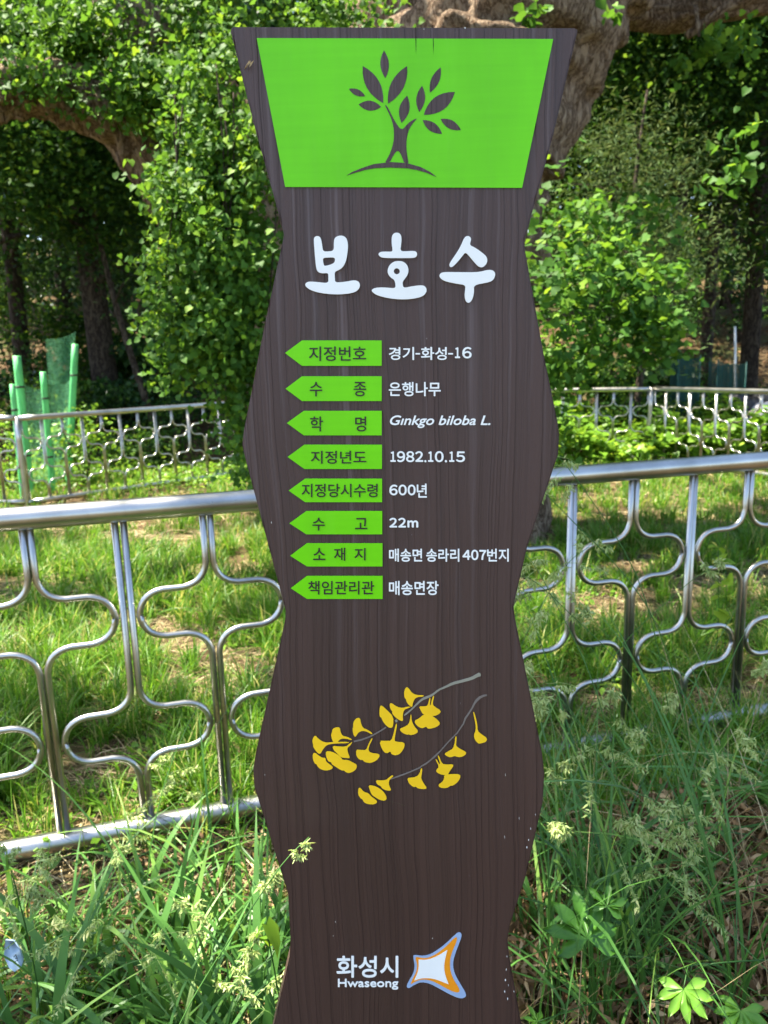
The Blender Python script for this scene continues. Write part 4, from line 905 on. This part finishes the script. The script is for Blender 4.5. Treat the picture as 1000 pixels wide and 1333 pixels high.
spots = [  # head position in the photo, distance, turn
    (730, 640, 1.75, 2.6), (705, 700, 1.6, 3.0), (755, 700, 1.65, .2), (920, 700, 1.75, -.2), (700, 730, 1.55, 2.2), (735, 780, 1.6, -.8), (700, 800, 1.5, 2.9), (770, 905, 1.5, -.4), (720, 895, 1.5, 2.4), (870, 890, 1.6, .3), (790, 960, 1.45, -.6), (700, 960, 1.4, -2.5), (830, 1065, 1.35, -.3), (795, 1085, 1.35, -1.4), (880, 1060, 1.4, .3), (985, 860, 1.65, 0), (940, 960, 1.5, -.5), (715, 1100, 1.3, -2.0), (905, 1105, 1.35, .8), (720, 1010, 1.4, .2), (665, 985, 1.5, 2.0)]
lab = 'seed-bearing grass plant with a nodding pale green head right of the sign'
def seed_plant(px, py, Dd, rz, i, lb, grp, k=1.3):
    head = at(px, py, Dd); base_z = float(gz(head[0], Dd)); H = max(.18, (head[2] - base_z)) / 1.0
    tx_ = SH[i % 8][2]; off = tx_ * min(1.0, H * 1.1); x = head[0] - math.cos(rz) * off; y = Dd - math.sin(rz) * off
    root = empty('seeding_grass', (x, y, float(gz(x, y)) - .01), lb, 'grass plant', grp, rz)
    s = H; st = link('stem', SH[i % 8][0], None, root); st.scale = (min(1.0, s * 1.1), min(1.0, s * 1.1), s)
    sh = link('seed_head', SH[i % 8][1], None, root)
    # the head keeps its size: scale about its top
    sh.location = ((min(1.0, s * 1.1) - k) * tx_, 0, s - k); sh.scale = (k, k, k)
    tip = None
    lf = link('leaf', BM[i % 5], None, root); lf.rotation_euler = (0, 0, i * 1.7); lf.scale = (1, 1, min(1, s))
for i, (px, py, Dd, rz) in enumerate(spots): seed_plant(px, py, Dd, rz, i, lab, 'seeding grass right of the sign')
for i, (px, py, Dd, rz) in enumerate([(30, 1110, 1.7, 3.0), (160, 1090, 1.9, .5), (205, 1040, 2.0, .3), (235, 1000, 2.0, 2.2), (330, 1165, 1.35, .1), (25, 1150, 1.5, .1), (60, 1180, 1.5, 2.0), (225, 1215, 1.4, .4), (330, 1250, 1.3, 1.0), (115, 1215, 1.4, 2.8), (150, 1130, 1.6, .9), (350, 1290, 1.25, 2.4)]):
    seed_plant(px, py, Dd, rz, i + 3, 'seed-bearing grass plant with a small tan head left of the sign', 'seeding grass left of the sign')

seed_plant(385, 1100, .93, .5, 3, 'seed-bearing grass stalk standing in front of the lower left edge of the brown board', 'seeding grass left of the sign', .7)
# ---------------------------------------------------------------- hop vine with palmate leaves, lower right
def palmate(size, lobes, seed, fold=.12):
    rg = np.random.default_rng(seed); V = [(0, 0, 0)]; F = []; spread = math.radians(112)
    for i in range(lobes):
        a = -spread + 2 * spread * i / (lobes - 1); L = size * (.62 + .38 * math.cos(a * .62)) * (.92 + .16 * rg.random())
        ca, sa = math.sin(a), math.cos(a); o = len(V)
        for t, w, z in ((.30, .085, 0), (.56, .165, .01), (.78, .125, 0), (1.0, 0.004, -.06)):
            for sg in (-1, 0, 1):
                wz = z * size + (-.075 * size if sg == 0 else .01 * size) + .03 * size * rg.normal() * .3 - .12 * size * t * t
                jag = 1 + .12 * rg.normal() * (sg != 0)
                V.append((ca * L * t + sa * w * size * sg * jag, sa * L * t - ca * w * size * sg * jag, wz))
        F += [(0, o + 1, o), (0, o + 2, o + 1)]
        for r_ in range(3):
            q = o + 3 * r_; F += [(q, q + 1, q + 4), (q, q + 4, q + 3), (q + 1, q + 2, q + 5), (q + 1, q + 5, q + 4)]
    # webs between lobes
    for i in range(lobes - 1):
        o = 1 + 12 * i; F += [(0, o + 2, o + 12), (o + 2, o + 5, o + 15), (o + 2, o + 15, o + 12)] if True else []
    V = np.array(V); return np_mesh('leaf', V, [np.array(F)], np.full(len(V), .35 + .6 * rg.random()), True)
hv0 = at(880, 1290, 1.32); hv = empty('hop_vine', (hv0[0], 1.32, float(gz(hv0[0], 1.32))), 'hop vine with bright palmate leaves in the lower right corner', 'vine')
tips = [((765, 1222), 1.22, .088, 0.2, .75, .15), ((890, 1288), 1.15, .058, 2.9, -.75, .9), ((965, 1315), 1.18, .055, 2.6, -.7, .7), ((935, 1118), 1.62, .038, .4, .6, .3), ((790, 1180), 1.26, .045, -.3, .8, .25), ((700, 1330), 1.2, .03, .5, .5, .7)]
node = hv0.copy(); node[2] = gz(hv0[0], 1.32) + .12
main = spline([(hv0[0], 1.32, gz(hv0[0], 1.32)), node, at(905, 1262, 1.22), at(990, 1250, 1.22), at(1100, 1250, 1.3)], 18)
tube_obj('stem', main, .0016, M['grass_b'], hv, 6)
for i, ((px, py), Dd, sz, rz, tx, rv) in enumerate(tips):
    me = palmate(sz, 7 if i < 3 else 5, 400 + i); me.attributes['rnd'].data.foreach_set('value', np.full(len(me.vertices), rv, dtype=np.float32)); me.materials.append(M['hop'])
    p = at(px, py, Dd); o = link('leaf', me, None, hv); o.location = p - np.array(hv.location); o.rotation_euler = (tx, 0.15, rz)
    j = node if i in (0, 4, 5) else main[8]
    tube_obj('leaf_stalk', spline([j, (j + p) / 2 + np.array([0, 0, .03]), p], 10), .0011, M['grass_b'], hv, 5)

# bright young leaf shoots
def shoot(px, py, Dd, lb, n, sz, seed, m='cover', nm='weed_plant'):
    rg = np.random.default_rng(seed); p = at(px, py, Dd); z = float(gz(p[0], Dd)); t = empty(nm, (p[0], Dd, z - .01), lb, 'plant', 'single leafy weeds')
    st = spline([(p[0], Dd, z - .01), (p[0] + .02, Dd, (z + p[2]) / 2), p], 9); tube_obj('stem', st, .0015, M['grass_b'], t, 5)
    for k in range(n):
        q = st[8 - k // 2] if k < 14 else st[3]; me_V, me_F, rr = leaf_geo(np.array([q]), T_BROAD, sz, up=1.6, rng=rg, rvals=np.array([.8 + .2 * rg.random()]))
        link('leaf', np_mesh('leaf', me_V - np.array(t.location), [me_F], rr), M[m], t)
shoot(935, 712, 2.9, 'bright yellow green leafy shoot seen through the near fence, right side', 8, .05, 1)
shoot(15, 1133, 1.35, 'single bright green leaf shoot at the photo edge under the bottom rail', 2, .04, 2)
shoot(345, 1200, 1.25, 'dark green heart-leaved shoot against the lower edge of the sign', 4, .05, 3, 'ivy')
shoot(945, 735, 3.0, 'second leafy weed just below the bright yellow green shoot', 7, .06, 4)

# litter: torn piece of white wrapper, partly under the grass
lp = at(17, 1240, 1.42); lit = empty('torn_wrapper', tuple(lp), 'torn white plastic wrapper with dark marks lying in the grass at the photo edge', 'litter')
pts = [(7, 1224), (18, 1225), (26, 1237), (30, 1250), (28, 1259), (19, 1265), (12, 1260), (5, 1245)]
V = [at(17, 1244, 1.40)] + [at(x, y, 1.42 + .006 * math.sin(i * 2.1)) for i, (x, y) in enumerate(pts)]
F = np.array([(0, i + 1, (i + 1) % 8 + 1) for i in range(8)])
V2 = np.array(V); Vb = V2 + np.array([0, .004, 0]); allV = np.concatenate([V2, Vb]); sidef = np.array([(i + 1, (i + 1) % 8 + 1, (i + 1) % 8 + 10, i + 10) for i in range(8)])
link('sheet', np_mesh('sheet', allV - lp, [np.concatenate([F, F[:, ::-1] + 9]), sidef]), M['bluebag'], lit)
for (x0, y0), (x1, y1) in [((18, 1246), (21, 1242)), ((21, 1243), (23, 1250)), ((19, 1252), (24, 1250)), ((20, 1248), (23, 1247)), ((11, 1232), (12, 1236)), ((13, 1227), (16, 1229))]:
    tube_obj('print_mark', [at(x0, y0, 1.392), at(x1, y1, 1.392)], .0006, M['dark'], lit, 5)
